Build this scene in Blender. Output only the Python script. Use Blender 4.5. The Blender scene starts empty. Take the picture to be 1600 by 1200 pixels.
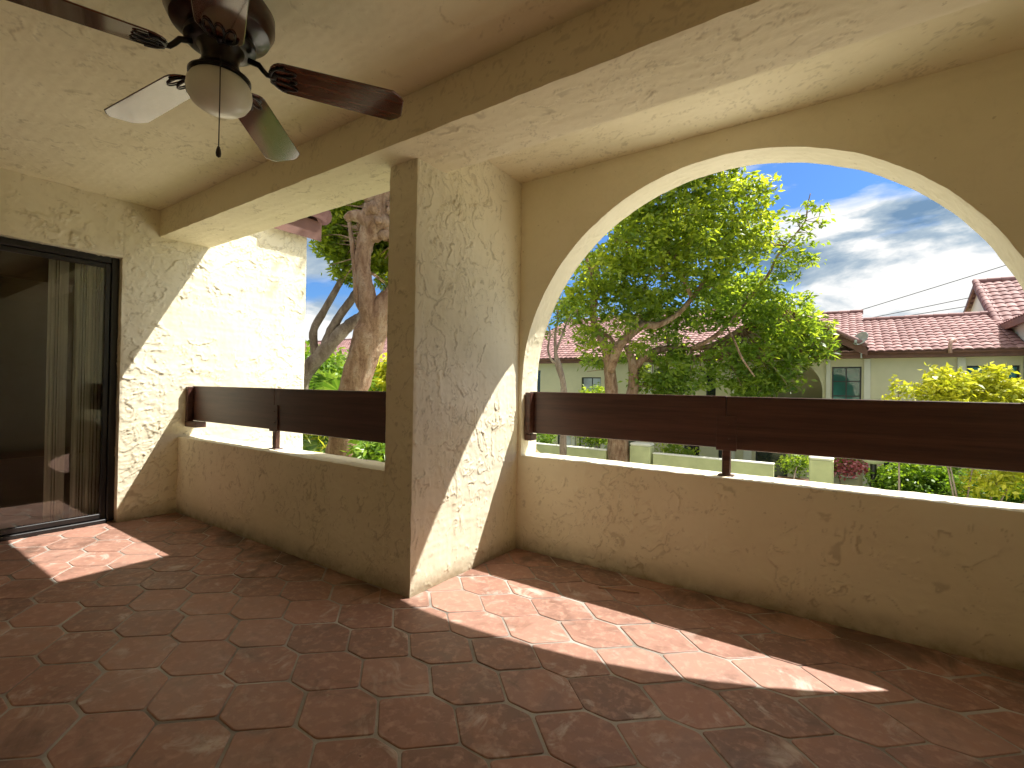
import bpy, math, random
import numpy as np
from math import sin, cos, pi, radians as R
random.seed(7); RNG = np.random.default_rng(11)
S = bpy.context.scene; COL = S.collection

# ------------------------------------------------------------------ helpers
def tag(o, label=None, cat=None, group=None, kind=None):
    if label: o['label'] = label
    if cat: o['category'] = cat
    if group: o['group'] = group
    if kind: o['kind'] = kind
    return o
def empty(name, loc=(0, 0, 0), label=None, cat=None, group=None):
    o = bpy.data.objects.new(name, None); COL.objects.link(o); o.location = loc; o.empty_display_size = .1
    return tag(o, label, cat, group)
class MB:
    """collects vertices/faces and links them as one mesh object"""
    def __init__(s): s.v = []; s.f = []; s.n = 0; s.a = []
    def add(s, v, f, a=0.5):
        v = np.asarray(v, float).reshape(-1, 3); f = list(f)
        s.v.append(v); s.f += [tuple(int(i) + s.n for i in q) for q in f]; s.n += len(v); s.a += [a] * len(f); return s
    def box(s, x0, x1, y0, y1, z0, z1, a=.5, skip=''):
        v = [(x, y, z) for z in (z0, z1) for y in (y0, y1) for x in (x0, x1)]
        fs = {'b': (0, 2, 3, 1), 't': (4, 5, 7, 6), 'f': (0, 1, 5, 4), 'k': (2, 6, 7, 3), 'l': (0, 4, 6, 2), 'r': (1, 3, 7, 5)}
        return s.add(v, [q for k, q in fs.items() if k not in skip], a)
    def bbox(s, x0, x1, y0, y1, z0, z1, b=.004, a=.5):
        """box with chamfered edges"""
        c = [(x0, x1), (y0, y1), (z0, z1)]; v = []; ids = {}
        for ix in (0, 1):
            for iy in (0, 1):
                for iz in (0, 1):
                    p = [c[0][ix], c[1][iy], c[2][iz]]; sg = [1 if i == 0 else -1 for i in (ix, iy, iz)]
                    for ax in range(3):
                        q = list(p)
                        for k in range(3):
                            if k != ax: q[k] += sg[k] * b
                        ids[(ix, iy, iz, ax)] = len(v); v.append(q)
        f = []
        for ax in range(3):
            o = [k for k in range(3) if k != ax]
            for sd in (0, 1):
                q = []
                for a_, b_ in ((0, 0), (1, 0), (1, 1), (0, 1)):
                    k = [0, 0, 0]; k[ax] = sd; k[o[0]] = a_; k[o[1]] = b_; q.append(ids[(*k, ax)])
                f.append(q)
            for a_ in (0, 1):
                for b_ in (0, 1):
                    q = []
                    for sd, w in ((0, o[0]), (0, o[1]), (1, o[1]), (1, o[0])):
                        k = [0, 0, 0]; k[ax] = sd; k[o[0]] = a_; k[o[1]] = b_; q.append(ids[(*k, w)])
                    f.append(q)
        for ix in (0, 1):
            for iy in (0, 1):
                for iz in (0, 1): f.append([ids[(ix, iy, iz, k)] for k in range(3)])
        return s.add(v, f, a)
    def tube(s, pts, rad, n=8, cap=True, wob=0, a=.5):
        P = np.array(pts, float); m = len(P); rad = np.broadcast_to(np.asarray(rad, float), (m,))
        T = np.gradient(P, axis=0); T /= np.linalg.norm(T, axis=1)[:, None] + 1e-9
        u = np.array([0, 0, 1.]) if abs(T[0][2]) < .9 else np.array([1., 0, 0]); v = []
        th = np.arange(n) / n * 2 * pi
        for i in range(m):
            u = u - T[i] * (u @ T[i]); u /= np.linalg.norm(u) + 1e-9; w = np.cross(T[i], u)
            rr = rad[i] * (1 + wob * RNG.normal(size=n)) if wob else rad[i] * np.ones(n)
            v.append(P[i] + (np.cos(th) * rr)[:, None] * u + (np.sin(th) * rr)[:, None] * w)
        f = [(i * n + j, i * n + (j + 1) % n, (i + 1) * n + (j + 1) % n, (i + 1) * n + j) for i in range(m - 1) for j in range(n)]
        if cap: f += [tuple(range(n))[::-1], tuple(range((m - 1) * n, m * n))]
        return s.add(np.concatenate(v), f, a)
    def lathe(s, prof, n=40, c=(0, 0, 0), a=.5):
        pr = np.array(prof, float); th = np.arange(n) / n * 2 * pi; m = len(pr)
        v = np.concatenate([np.c_[c[0] + r * np.cos(th), c[1] + r * np.sin(th), np.full(n, c[2] + z)] for r, z in pr])
        f = [(i * n + j, i * n + (j + 1) % n, (i + 1) * n + (j + 1) % n, (i + 1) * n + j) for i in range(m - 1) for j in range(n)]
        return s.add(v, f, a)
    def build(s, name, mat, parent=None, smooth=False, label=None, cat=None, group=None, kind=None, loc=None, attr=False, auto=None):
        me = bpy.data.meshes.new(name); V = np.concatenate(s.v)
        me.from_pydata(V.tolist(), [], s.f); me.materials.append(mat)
        if smooth: me.shade_smooth()
        if auto is not None:
            me.shade_smooth(); me.set_sharp_from_angle(angle=R(auto))
        if attr:
            at = me.attributes.new('tint', 'FLOAT', 'FACE'); at.data.foreach_set('value', np.array(s.a, np.float32))
        o = bpy.data.objects.new(name, me); COL.objects.link(o)
        if parent: o.parent = parent
        if loc: o.location = loc
        return tag(o, label, cat, group, kind)
def fast_mesh(name, V, Q, mat, parent=None, smooth=True, tint=None):
    """quads from numpy arrays"""
    me = bpy.data.meshes.new(name); V = np.ascontiguousarray(V, np.float32); Q = np.ascontiguousarray(Q, np.int32); k = Q.shape[1]
    me.vertices.add(len(V)); me.vertices.foreach_set('co', V.ravel())
    me.loops.add(Q.size); me.loops.foreach_set('vertex_index', Q.ravel())
    me.polygons.add(len(Q)); me.polygons.foreach_set('loop_start', np.arange(0, Q.size, k, dtype=np.int32))
    me.update(calc_edges=True)
    if smooth: me.shade_smooth()
    me.materials.append(mat)
    if tint is not None:
        at = me.attributes.new('tint', 'FLOAT', 'FACE'); at.data.foreach_set('value', np.asarray(tint, np.float32))
    o = bpy.data.objects.new(name, me); COL.objects.link(o)
    if parent: o.parent = parent
    return o
def copy_tree(o, parent=None):
    c = o.copy(); COL.objects.link(c); c.parent = parent
    for ch in [x for x in bpy.data.objects if x.parent == o and x is not c]: copy_tree(ch, c)
    return c

# ------------------------------------------------------------------ numpy noise
_perm = np.random.default_rng(3).permutation(256); _perm = np.concatenate([_perm, _perm])
_gr = np.random.default_rng(4).uniform(0, 2 * pi, 256); _gx, _gy = np.cos(_gr), np.sin(_gr)
def pn(x, y, seed=0):
    x = np.asarray(x, float) + seed * 17.31; y = np.asarray(y, float) + seed * 9.77
    xi = np.floor(x).astype(int); yi = np.floor(y).astype(int); xf = x - xi; yf = y - yi
    u = xf ** 3 * (xf * (xf * 6 - 15) + 10); w = yf ** 3 * (yf * (yf * 6 - 15) + 10)
    def g(i, j):
        h = _perm[(_perm[(xi + i) & 255] + yi + j) & 255]; return _gx[h] * (xf - i) + _gy[h] * (yf - j)
    a = g(0, 0) * (1 - u) + g(1, 0) * u; b = g(0, 1) * (1 - u) + g(1, 1) * u
    return (a * (1 - w) + b * w) * 1.5
def fbm(x, y, o=3, seed=0):
    t = 0; a = 1.; f = 1.
    for i in range(o): t = t + a * pn(x * f, y * f, seed + i * 3); a *= .5; f *= 2.03
    return t
def sst(a, b, x):
    t = np.clip((x - a) / (b - a), 0, 1); return t * t * (3 - 2 * t)
def stucco(u, v, seed=0, ang=90, amp=1., f=2.6, dens=0.):
    """trowelled plaster: flat sweeps that end in short broken lips, a few squeezed ridges (metres)"""
    wx, wy = fbm(u * 4.3, v * 4.3, 4, seed + 40), fbm(u * 4.3 + 5, v * 4.3, 4, seed + 50)
    a = R(ang); p = u * cos(a) + v * sin(a); q = -u * sin(a) + v * cos(a)
    p = p * .68 + .07 * wx; q = q + .07 * wy                      # strokes run along p
    patch = fbm(u * 1.35, v * 1.35, 3, seed + 13); h = 0.; pit = 0.
    for k, (ff, lv, A, mf, th) in enumerate(((1.25, 1.5, .0034, 5., -.02), (2.2, 1.3, .0030, 8., .06), (3.7, 1.2, .0024, 12., .10))):
        n = fbm(p * f * ff + 7 * k, q * f * ff, 3, seed + 7 * k) * lv + .2 * k + .5 * sin(k * 2.1 + seed) * q + .5 * cos(k * 2.1 + seed) * p
        s_ = np.mod(n, 1.); m = sst(th - dens, th + .22 - dens, fbm(u * mf, v * mf, 2, seed + 17 + k) * .75 + patch * .55)
        h = h + A * m * np.exp(-s_ * 6.5); pit = np.maximum(pit, m * sst(.90, .97, s_))  # pit marks the foot of each lip, where shade is painted
    n3 = fbm(p * f * 3.1 + 9, q * f * 3.1, 3, seed + 31); m3 = sst(.14 - dens, .34, fbm(u * 6.1, v * 6.1, 2, seed + 37) + .4 * patch)
    r3 = m3 * np.clip(1 - np.abs(n3) / .06, 0, 1); h = h + .0032 * r3
    h = h + .00035 * fbm(u * 15, v * 15, 3, seed + 71) + .0032 * fbm(u * 1.2, v * 1.2, 2, seed + 73)
    return h * amp, pit * min(1., .5 + .5 * amp)
def wobble(V, a=.0022):
    x, y, z = (V * 9).T
    w = lambda k: pn(x + 3 * k, y, k) + pn(y + 5 * k, z, k + 1) + pn(z + 2 * k, x, k + 2) + .5 * (pn(x * 3.1, y * 3.1 + k, k + 3) + pn(y * 3.1, z * 3.1 + k, k + 4) + pn(z * 3.1, x * 3.1 + k, k + 5))
    return V + a * .7 * np.stack([w(1), w(11), w(21)], 1)
class Skin:
    """plaster faces of one wall, joined into one mesh"""
    def __init__(s): s.V = []; s.Q = []; s.n = 0; s.P = []
    def put(s, V, Q, pit=None): s.V.append(V); s.Q.append(Q + s.n); s.n += len(V); s.P.append(np.zeros(len(V)) if pit is None else pit)
    def face(s, o, du, dv, W, H, step, hfun=None, uv=None, taper='lrbt', nsign=1, t=.014):
        o = np.array(o, float); du = np.array(du, float); dv = np.array(dv, float); n = np.cross(du, dv) * nsign
        nu = max(1, int(round(W / step))); nv = max(1, int(round(H / step)))
        a, b = np.meshgrid(np.linspace(0, W, nu + 1), np.linspace(0, H, nv + 1)); a = a.ravel(); b = b.ravel()
        P = o + a[:, None] * du + b[:, None] * dv; pit = None
        if hfun is not None:
            uu, vv = uv(P) if uv else (a, b); h, pit = hfun(uu, vv); k = np.ones(len(a))
            if 'l' in taper: k *= np.clip(a / t, 0, 1)
            if 'r' in taper: k *= np.clip((W - a) / t, 0, 1)
            if 'b' in taper: k *= np.clip(b / t, 0, 1)
            if 't' in taper: k *= np.clip((H - b) / t, 0, 1)
            P = P + (h * k)[:, None] * n; pit = pit * k
        i = np.arange(nu * nv); r = i // nu; c = i % nu; k = r * (nu + 1) + c
        Q = np.stack([k, k + 1, k + nu + 2, k + nu + 1], 1)
        if nsign < 0: Q = Q[:, ::-1]
        s.put(wobble(P), Q, pit)
    def arch_face(s, x0, x1, z0, z1, y, ny, cx, cz, r, sill, step, hfun=None):
        nu = int(round((x1 - x0) / step)); nv = int(round((z1 - z0) / step))
        X, Z = np.meshgrid(np.linspace(x0, x1, nu + 1), np.linspace(z0, z1, nv + 1)); X = X.ravel(); Z = Z.ravel()
        rad = np.hypot(X - cx, Z - cz); ins = (Z > sill + 1e-6) & np.where(Z <= cz, np.abs(X - cx) < r - 1e-6, rad < r - 1e-6)
        i = np.arange(nu * nv); k = (i // nu) * (nu + 1) + i % nu; Q = np.stack([k, k + 1, k + nu + 2, k + nu + 1], 1)
        Q = Q[~ins[Q].all(1)]; used = np.zeros(len(X), bool); used[Q.ravel()] = True; mv = used & ins
        ds = Z - sill; dr = np.where(Z <= cz, r - np.abs(X - cx), r - rad)
        tos = mv & (ds < dr) & (Z < cz); toj = mv & ~tos & (Z <= cz); toa = mv & ~tos & (Z > cz)
        Z = np.where(tos, sill, Z); X = np.where(toj, cx + np.sign(X - cx) * r, X)
        sc = r / np.maximum(rad, 1e-6); X = np.where(toa, cx + (X - cx) * sc, X); Z = np.where(toa, cz + (Z - cz) * sc, Z)
        dist = np.where(Z <= cz, np.minimum(np.abs(np.abs(X - cx) - r) + 10 * (Z < sill - .02), 9), np.abs(np.hypot(X - cx, Z - cz) - r))
        dist = np.minimum(dist, np.where((np.abs(X - cx) <= r), np.abs(Z - sill), 9))
        h, pit = hfun(X, Z) if hfun is not None else (0 * X, 0 * X)
        h = h * np.clip(dist / .014, 0, 1)
        P = np.stack([X, y + ny * h, Z], 1)
        if ny > 0: Q = Q[:, ::-1]
        keep = np.full(len(X), -1); keep[used] = np.arange(used.sum())
        s.put(wobble(P[used]), keep[Q], pit[used])
    def reveal(s, cx, cz, r, sill, y0, y1, step, hfun=None):
        pts = []; L = cz - sill; n1 = max(2, int(L / step)); n2 = int(pi * r / step); n3 = max(2, int(2 * r / step))
        nor = []
        for i in range(n1): pts.append((cx - r, sill + L * i / n1)); nor.append((1, 0))
        for i in range(n2 + 1): t = pi - pi * i / n2; pts.append((cx + r * cos(t), cz + r * sin(t))); nor.append((-cos(t), -sin(t)))
        for i in range(1, n1 + 1): pts.append((cx + r, cz - L * i / n1)); nor.append((-1, 0))
        def strip(pts, nor, seed):
            pts_ = np.array(pts); nor_ = np.array(nor); d = np.r_[0, np.cumsum(np.hypot(*np.diff(pts_, axis=0).T))]
            m = max(2, int((y1 - y0) / step)); ys = np.linspace(y0, y1, m + 1)
            D, Y = np.meshgrid(d, ys); h = hfun(D.ravel(), Y.ravel() + seed)[0].reshape(D.shape) if hfun is not None else 0 * D
            h = h * np.clip(np.minimum(Y - y0, y1 - Y) / .014, 0, 1)
            P = np.stack([pts_[:, 0] + nor_[:, 0] * h, Y, pts_[:, 1] + nor_[:, 1] * h], -1).reshape(-1, 3)
            nu = len(d) - 1; i = np.arange(nu * m); k = (i // nu) * (nu + 1) + i % nu
            s.put(wobble(P), np.stack([k, k + nu + 1, k + nu + 2, k + 1], 1))
        strip(pts, nor, 0)
        strip([(cx + r - 2 * r * i / n3, sill) for i in range(n3 + 1)], [(0, 1)] * (n3 + 1), 5)
    def core(s, x0, x1, y0, y1, z0, z1, d=.008):
        v = np.array([(x, y, z) for z in (z0 + d, z1 - d) for y in (y0 + d, y1 - d) for x in (x0 + d, x1 - d)])
        s.put(v, np.array([(0, 2, 3, 1), (4, 5, 7, 6), (0, 1, 5, 4), (2, 6, 7, 3), (0, 4, 6, 2), (1, 3, 7, 5)]))
    def build(s, name, mat, parent=None, **k):
        o = fast_mesh(name, np.concatenate(s.V), np.concatenate(s.Q), mat, parent)
        at = o.data.attributes.new('pit', 'FLOAT', 'POINT'); at.data.foreach_set('value', np.concatenate(s.P).astype(np.float32)); return tag(o, **k)

# ------------------------------------------------------------------ materials
class NT:
    def __init__(s, m): s.t = m.node_tree; s.n = s.t.nodes; s.l = s.t.links
    def new(s, ty, **k):
        n = s.n.new(ty)
        for a, b in k.items():
            if a.startswith('i_'): n.inputs[a[2:].replace('_', ' ')].default_value = b
            else: setattr(n, a, b)
        return n
    def link(s, a, b): s.l.new(a, b)
    def noise(s, vec, sc, det=4, rough=.55, dist=0., dim='3D'):
        n = s.new('ShaderNodeTexNoise'); n.noise_dimensions = dim; n.inputs['Scale'].default_value = sc; n.inputs['Detail'].default_value = det
        n.inputs['Roughness'].default_value = rough; n.inputs['Distortion'].default_value = dist
        if vec is not None: s.link(vec, n.inputs['Vector'])
        return n.outputs['Fac']
    def ramp(s, fac, stops):
        n = s.new('ShaderNodeValToRGB'); e = n.color_ramp.elements
        while len(e) < len(stops): e.new(.5)
        for x, (p, c) in zip(e, stops): x.position = p; x.color = (*c, 1) if len(c) == 3 else c
        s.link(fac, n.inputs['Fac']); return n.outputs['Color']
    def mix(s, fac, a, b, mode='MIX'):
        n = s.new('ShaderNodeMix', data_type='RGBA', blend_type=mode)
        for i, x in ((0, fac), (6, a), (7, b)):
            if isinstance(x, (int, float)): n.inputs[i].default_value = x
            elif isinstance(x, tuple): n.inputs[i].default_value = (*x, 1)
            else: s.link(x, n.inputs[i])
        return n.outputs[2]
    def math(s, op, a, b=None, c=None, clamp=False):
        n = s.new('ShaderNodeMath', operation=op); n.use_clamp = clamp
        for i, x in enumerate((a, b, c)):
            if x is None: continue
            if isinstance(x, (int, float)): n.inputs[i].default_value = x
            else: s.link(x, n.inputs[i])
        return n.outputs[0]
    def geo(s): return s.new('ShaderNodeNewGeometry').outputs['Position']
    def obj(s): return s.new('ShaderNodeTexCoord').outputs['Object']
    def mapping(s, vec, sc=(1, 1, 1), rot=(0, 0, 0)):
        n = s.new('ShaderNodeMapping'); n.inputs['Scale'].default_value = sc; n.inputs['Rotation'].default_value = rot
        s.link(vec, n.inputs['Vector']); return n.outputs['Vector']
    def bump(s, h, strength=.3, dist=.01):
        n = s.new('ShaderNodeBump'); n.inputs['Strength'].default_value = strength; n.inputs['Distance'].default_value = dist
        s.link(h, n.inputs['Height']); return n.outputs['Normal']
def mat(name, color=(.5, .5, .5), rough=.6, spec=.5, metal=0.):
    m = bpy.data.materials.new(name); m.use_nodes = True; b = m.node_tree.nodes['Principled BSDF']
    b.inputs['Base Color'].default_value = (*color, 1); b.inputs['Roughness'].default_value = rough
    b.inputs['Specular IOR Level'].default_value = spec; b.inputs['Metallic'].default_value = metal
    return m, NT(m), b
def simple(name, color, rough=.6, spec=.5, metal=0., var=.15, sc=4., bump=0., bsc=40.):
    m, t, b = mat(name, color, rough, spec, metal); p = t.geo(); n = t.noise(p, sc, 5, .6)
    c = tuple(color)
    t.link(t.ramp(n, [(.3, tuple(x * (1 - var) for x in c)), (.7, tuple(min(1, x * (1 + var)) for x in c))]), b.inputs['Base Color'])
    if bump: t.link(t.bump(t.noise(p, bsc, 4), bump, .01), b.inputs['Normal'])
    return m
def plaster(name, base, stain=.12, gl=.0):
    m, t, b = mat(name, base, .82, .25); p = t.geo()
    big = t.noise(p, 1.1, 4, .55); med = t.noise(p, 7, 5, .6); grit = t.noise(p, 160, 3, .6)
    c = t.ramp(big, [(.32, tuple(x * k for x, k in zip(base, (.93, .92, .88)))), (.68, tuple(min(1, x * k) for x, k in zip(base, (1.04, 1.04, 1.05))))])
    c = t.mix(t.math('MULTIPLY', t.math('SUBTRACT', med, .5, clamp=True), stain * 4, clamp=True), c, tuple(x * k for x, k in zip(base, (.78, .74, .66))))
    # dirt splashed along the foot of the walls and old drips
    sp = t.new('ShaderNodeSeparateXYZ'); t.link(p, sp.inputs[0])
    low = t.math('SUBTRACT', 1., t.math('MULTIPLY', sp.outputs['Z'], 7.), clamp=True)
    low = t.math('MULTIPLY', low, t.math('GREATER_THAN', sp.outputs['Z'], -.02))
    d = t.math('MULTIPLY', t.math('POWER', low, 1.4), t.math('MULTIPLY', t.noise(p, 9, 5, .65), 1.9), clamp=True)
    c = t.mix(t.math('MULTIPLY', d, .75), c, (.22, .17, .095))
    pa = t.new('ShaderNodeAttribute', attribute_name='pit'); c = t.mix(t.math('MULTIPLY', pa.outputs['Fac'], .36), c, tuple(x * k for x, k in zip(base, (.36, .31, .24))))  # crease shade under the trowel lips, painted into the colour
    # lodged specks
    v = t.noise(p, 34, 2, .5); pit = t.math('GREATER_THAN', v, .735)
    c = t.mix(t.math('MULTIPLY', pit, .35), c, (.33, .25, .14))
    t.link(c, b.inputs['Base Color']); t.link(t.bump(t.math('ADD', t.math('MULTIPLY', grit, .4), t.noise(p, 45, 4)), .22, .004), b.inputs['Normal'])
    return m
PL = plaster('cream_plaster', (.80, .74, .565))
PLC = plaster('cream_ceiling_plaster', (.80, .72, .52), .15)
FAC = simple('facade_render', (.58, .55, .36), .85, .2, var=.07, sc=1.2, bump=.25, bsc=60)
FACW = simple('white_trim_render', (.60, .59, .48), .8, .2, var=.05, sc=2)
WALLG = simple('garden_wall_render', (.50, .52, .27), .85, .2, var=.16, sc=1.6, bump=.2, bsc=50)  # yellow-green of shade and grass bounce put into the colour
CAP = simple('garden_wall_lit_top', (.8, .79, .68), .8, .2, var=.07, sc=3)  # tops paler than the walls: sunlight put into their colour
BROWN = simple('brown_fascia_paint', (.16, .075, .05), .6, .4, var=.2, sc=3)
BLACK = simple('black_metal', (.012, .011, .011), .35, .5, var=.2, sc=8)
FANMET = simple('fan_dark_bronze', (.012, .007, .006), .3, .5, .3, var=.3, sc=20)
DKWIN = simple('dark_frame', (.02, .022, .02), .4, .5)
GREY = simple('dish_grey', (.36, .38, .36), .5, .4, var=.1)
CABLE = simple('cable_black', (.05, .05, .055), .6, .3)
PIPE = simple('pipe_clay', (.5, .3, .24), .7)
def mk_glass_opaque(name, col, rough=.06):
    m, t, b = mat(name, col, rough, .8); p = t.geo()
    n = t.noise(p, .9, 3); t.link(t.ramp(n, [(.35, tuple(x * .6 for x in col)), (.65, tuple(min(1, x * 1.4) for x in col))]), b.inputs['Base Color'])
    t.link(t.bump(t.noise(p, 1.6, 2), .08, .05), b.inputs['Normal']); return m
PANE = mk_glass_opaque('green_tinted_pane', (.02, .13, .105), .05)
PANED = mk_glass_opaque('dark_pane', (.02, .03, .028), .06)
PANEW = mk_glass_opaque('curtained_pane', (.33, .36, .34), .12)

def wood(name, c0, c1, rough, scale, bump=.15, coat=0.):
    m, t, b = mat(name, c0, rough, .5); p = t.mapping(t.obj(), scale)
    g = t.noise(p, 3, 6, .62, .6); fine = t.noise(t.mapping(t.obj(), tuple(x * 3 for x in scale)), 6, 4)
    c = t.ramp(t.math('ADD', t.math('MULTIPLY', g, .7), t.math('MULTIPLY', fine, .3)), [(.33, c0), (.5, tuple((a + d) / 2 for a, d in zip(c0, c1))), (.68, c1)])
    t.link(c, b.inputs['Base Color']); t.link(t.bump(g, bump, .003), b.inputs['Normal']); b.inputs['Coat Weight'].default_value = coat
    b.inputs['Coat Roughness'].default_value = .07
    return m, t, b
RAIL, _, _ = wood('brown_stained_board', (.036, .0135, .0095), (.115, .047, .032), .38, (.35, 9, 9), .5)
BLADE, _t, _b = wood('walnut_fan_blade', (.045, .013, .008), (.135, .038, .02), .13, (1.2, 16, 16), .05, .8)
_b.inputs['Specular IOR Level'].default_value = .8
HOUSW, _, _ = wood('walnut_housing', (.02, .007, .005), (.05, .016, .01), .3, (6, 6, 1), .1, .3)
def mk_globe():
    m, t, b = mat('frosted_glass', (.74, .73, .63), .28, .5); p = t.obj()
    n = t.noise(p, 9, 4); t.link(t.ramp(n, [(.3, (.68, .67, .56)), (.7, (.78, .77, .67))]), b.inputs['Base Color'])
    b.inputs['Subsurface Weight'].default_value = .2; b.inputs['Subsurface Radius'].default_value = (.03, .03, .02)
    return m
GLOBE = mk_globe()
def mk_tile():
    m, t, b = mat('terracotta_tile', (.3, .12, .08), .55, .4); p = t.geo()
    at = t.new('ShaderNodeAttribute', attribute_name='tint'); r = at.outputs['Fac']
    base = t.ramp(r, [(0., (.20, .105, .077)), (.35, (.27, .13, .093)), (.6, (.30, .15, .11)), (.85, (.335, .185, .14)), (1., (.36, .165, .118))])
    sp = t.new('ShaderNodeCombineXYZ'); t.link(t.math('MULTIPLY', r, 37.), sp.inputs['X']); t.link(t.math('MULTIPLY', r, 91.), sp.inputs['Y'])
    va = t.new('ShaderNodeVectorMath', operation='ADD'); t.link(p, va.inputs[0]); t.link(sp.outputs[0], va.inputs[1]); q = va.outputs[0]
    n1 = t.noise(q, 7, 6, .62, .7); n2 = t.noise(q, 26, 5, .6, .3); n3 = t.noise(p, 2.2, 4, .6, .6)
    c = t.mix(t.math('MULTIPLY', t.math('SUBTRACT', n1, .47, clamp=True), 3.2, clamp=True), base, (.37, .185, .125))
    c = t.mix(t.math('MULTIPLY', t.math('SUBTRACT', n2, .50, clamp=True), 4.2, clamp=True), c, (.47, .27, .20))
    c = t.mix(t.math('MULTIPLY', t.math('SUBTRACT', .45, n1, clamp=True), 3.5, clamp=True), c, (.11, .055, .034))
    # whitish mineral bloom in drifts, and dark damp smudges
    bl = t.math('MULTIPLY', t.math('SUBTRACT', t.noise(q, 4.3, 6, .68, 1.6), .555, clamp=True), 9., clamp=True)
    bl = t.math('MULTIPLY', bl, t.math('MULTIPLY', t.math('SUBTRACT', n3, .42, clamp=True), 7., clamp=True))
    c = t.mix(t.math('MULTIPLY', bl, .75), c, (.58, .48, .41))
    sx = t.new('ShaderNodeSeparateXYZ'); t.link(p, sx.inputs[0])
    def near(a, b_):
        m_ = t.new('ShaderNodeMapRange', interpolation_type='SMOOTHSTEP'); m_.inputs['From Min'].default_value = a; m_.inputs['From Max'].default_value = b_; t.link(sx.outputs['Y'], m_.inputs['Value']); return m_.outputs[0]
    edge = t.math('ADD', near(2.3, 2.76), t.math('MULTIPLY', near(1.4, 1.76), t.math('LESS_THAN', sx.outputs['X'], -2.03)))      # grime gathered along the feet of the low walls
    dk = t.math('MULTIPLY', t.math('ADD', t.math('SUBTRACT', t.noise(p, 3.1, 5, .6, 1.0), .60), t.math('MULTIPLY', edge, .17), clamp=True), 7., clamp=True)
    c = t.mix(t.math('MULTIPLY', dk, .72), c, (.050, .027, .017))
    # dust film worn over everything
    c = t.mix(t.math('MULTIPLY', t.noise(p, 1.3, 5, .6), .30), c, (.31, .225, .17))
    # small chips
    chip = t.math('GREATER_THAN', t.noise(p, 58, 2, .5), .765); c = t.mix(t.math('MULTIPLY', chip, .6), c, (.06, .03, .02))
    t.link(c, b.inputs['Base Color'])
    t.link(t.ramp(n1, [(.3, (.42,) * 3), (.7, (.7,) * 3)]), b.inputs['Roughness'])
    t.link(t.bump(t.math('ADD', t.noise(q, 5, 4), t.math('MULTIPLY', n2, .3)), .35, .006), b.inputs['Normal'])
    return m
TILE = mk_tile()
def mk_grout():
    m, t, b = mat('grey_grout', (.2, .17, .13), .9, .15); p = t.geo()
    t.link(t.ramp(t.noise(p, 2.3, 5, .6), [(.30, (.13, .11, .09)), (.45, (.27, .24, .205)), (.62, (.44, .41, .365))]), b.inputs['Base Color'])
    t.link(t.bump(t.noise(p, 120, 3), .5, .004), b.inputs['Normal']); return m
GROUT = mk_grout()
def mk_roof():
    m, t, b = mat('pink_clay_roof_tile', (.42, .2, .17), .75, .25); p = t.geo()
    at = t.new('ShaderNodeAttribute', attribute_name='tint')
    c = t.ramp(at.outputs['Fac'], [(0, (.20, .105, .097)), (.5, (.27, .148, .137)), (1, (.36, .215, .20))])
    c = t.mix(t.math('MULTIPLY', t.math('SUBTRACT', t.noise(p, 2.5, 5, .6), .5, clamp=True), 1.6, clamp=True), c, (.19, .095, .09))
    c = t.mix(t.math('MULTIPLY', t.math('SUBTRACT', t.noise(p, 9, 4, .6), .55, clamp=True), 2., clamp=True), c, (.40, .25, .23))
    t.link(c, b.inputs['Base Color']); return m
ROOF = mk_roof()
def mk_leaf(name, lo, mid, hi, trans=.45, tcol=None, gloss=.35):
    m = bpy.data.materials.new(name); m.use_nodes = True; t = NT(m); b = t.n['Principled BSDF']; out = t.n['Material Output']
    at = t.new('ShaderNodeAttribute', attribute_name='tint'); p = t.geo()
    c = t.ramp(t.math('ADD', t.math('MULTIPLY', at.outputs['Fac'], .75), t.math('MULTIPLY', t.noise(p, 1.1, 3), .25)), [(.1, lo), (.5, mid), (.9, hi)])
    t.link(c, b.inputs['Base Color']); b.inputs['Roughness'].default_value = gloss; b.inputs['Specular IOR Level'].default_value = .35
    tr = t.new('ShaderNodeBsdfTranslucent'); t.link(t.mix(1., c, tcol or (1.9, 1.7, .6), 'MULTIPLY'), tr.inputs['Color'])
    mx = t.new('ShaderNodeMixShader'); mx.inputs[0].default_value = trans
    t.link(b.outputs[0], mx.inputs[1]); t.link(tr.outputs[0], mx.inputs[2]); t.link(mx.outputs[0], out.inputs['Surface']); return m
LEAF = mk_leaf('tree_leaf', (.10, .165, .02), (.22, .30, .038), (.42, .49, .065), .6)
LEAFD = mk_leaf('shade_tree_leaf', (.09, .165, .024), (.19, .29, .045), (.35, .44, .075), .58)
GOLD = mk_leaf('golden_leaf', (.27, .33, .02), (.46, .48, .035), (.62, .60, .07), .4, (1.25, 1.2, .6))
HEDGE = mk_leaf('hedge_leaf', (.06, .13, .015), (.13, .24, .026), (.26, .38, .05), .4)
PALM = mk_leaf('palm_leaf', (.05, .12, .02), (.10, .19, .04), (.20, .30, .09), .4)
PINK = mk_leaf('pink_petal', (.5, .08, .12), (.62, .2, .22), (.75, .42, .40), .35, (1.1, .9, .9))
def mk_bark(name, a, b_, c, sc=7.):
    m, t, b = mat(name, a, .85, .2); p = t.geo(); q = t.mapping(p, (1, 1, .35))
    n = t.noise(q, sc, 6, .65, .5); n2 = t.noise(p, sc * 4, 5, .65)
    col = t.ramp(n, [(.34, a), (.5, b_), (.66, c)]); col = t.mix(t.math('MULTIPLY', t.math('SUBTRACT', n2, .5, clamp=True), 2.5, clamp=True), col, tuple(x * .55 for x in a))
    t.link(col, b.inputs['Base Color']); t.link(t.bump(t.math('ADD', n, t.math('MULTIPLY', n2, .5)), .8, .03), b.inputs['Normal']); return m
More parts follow.
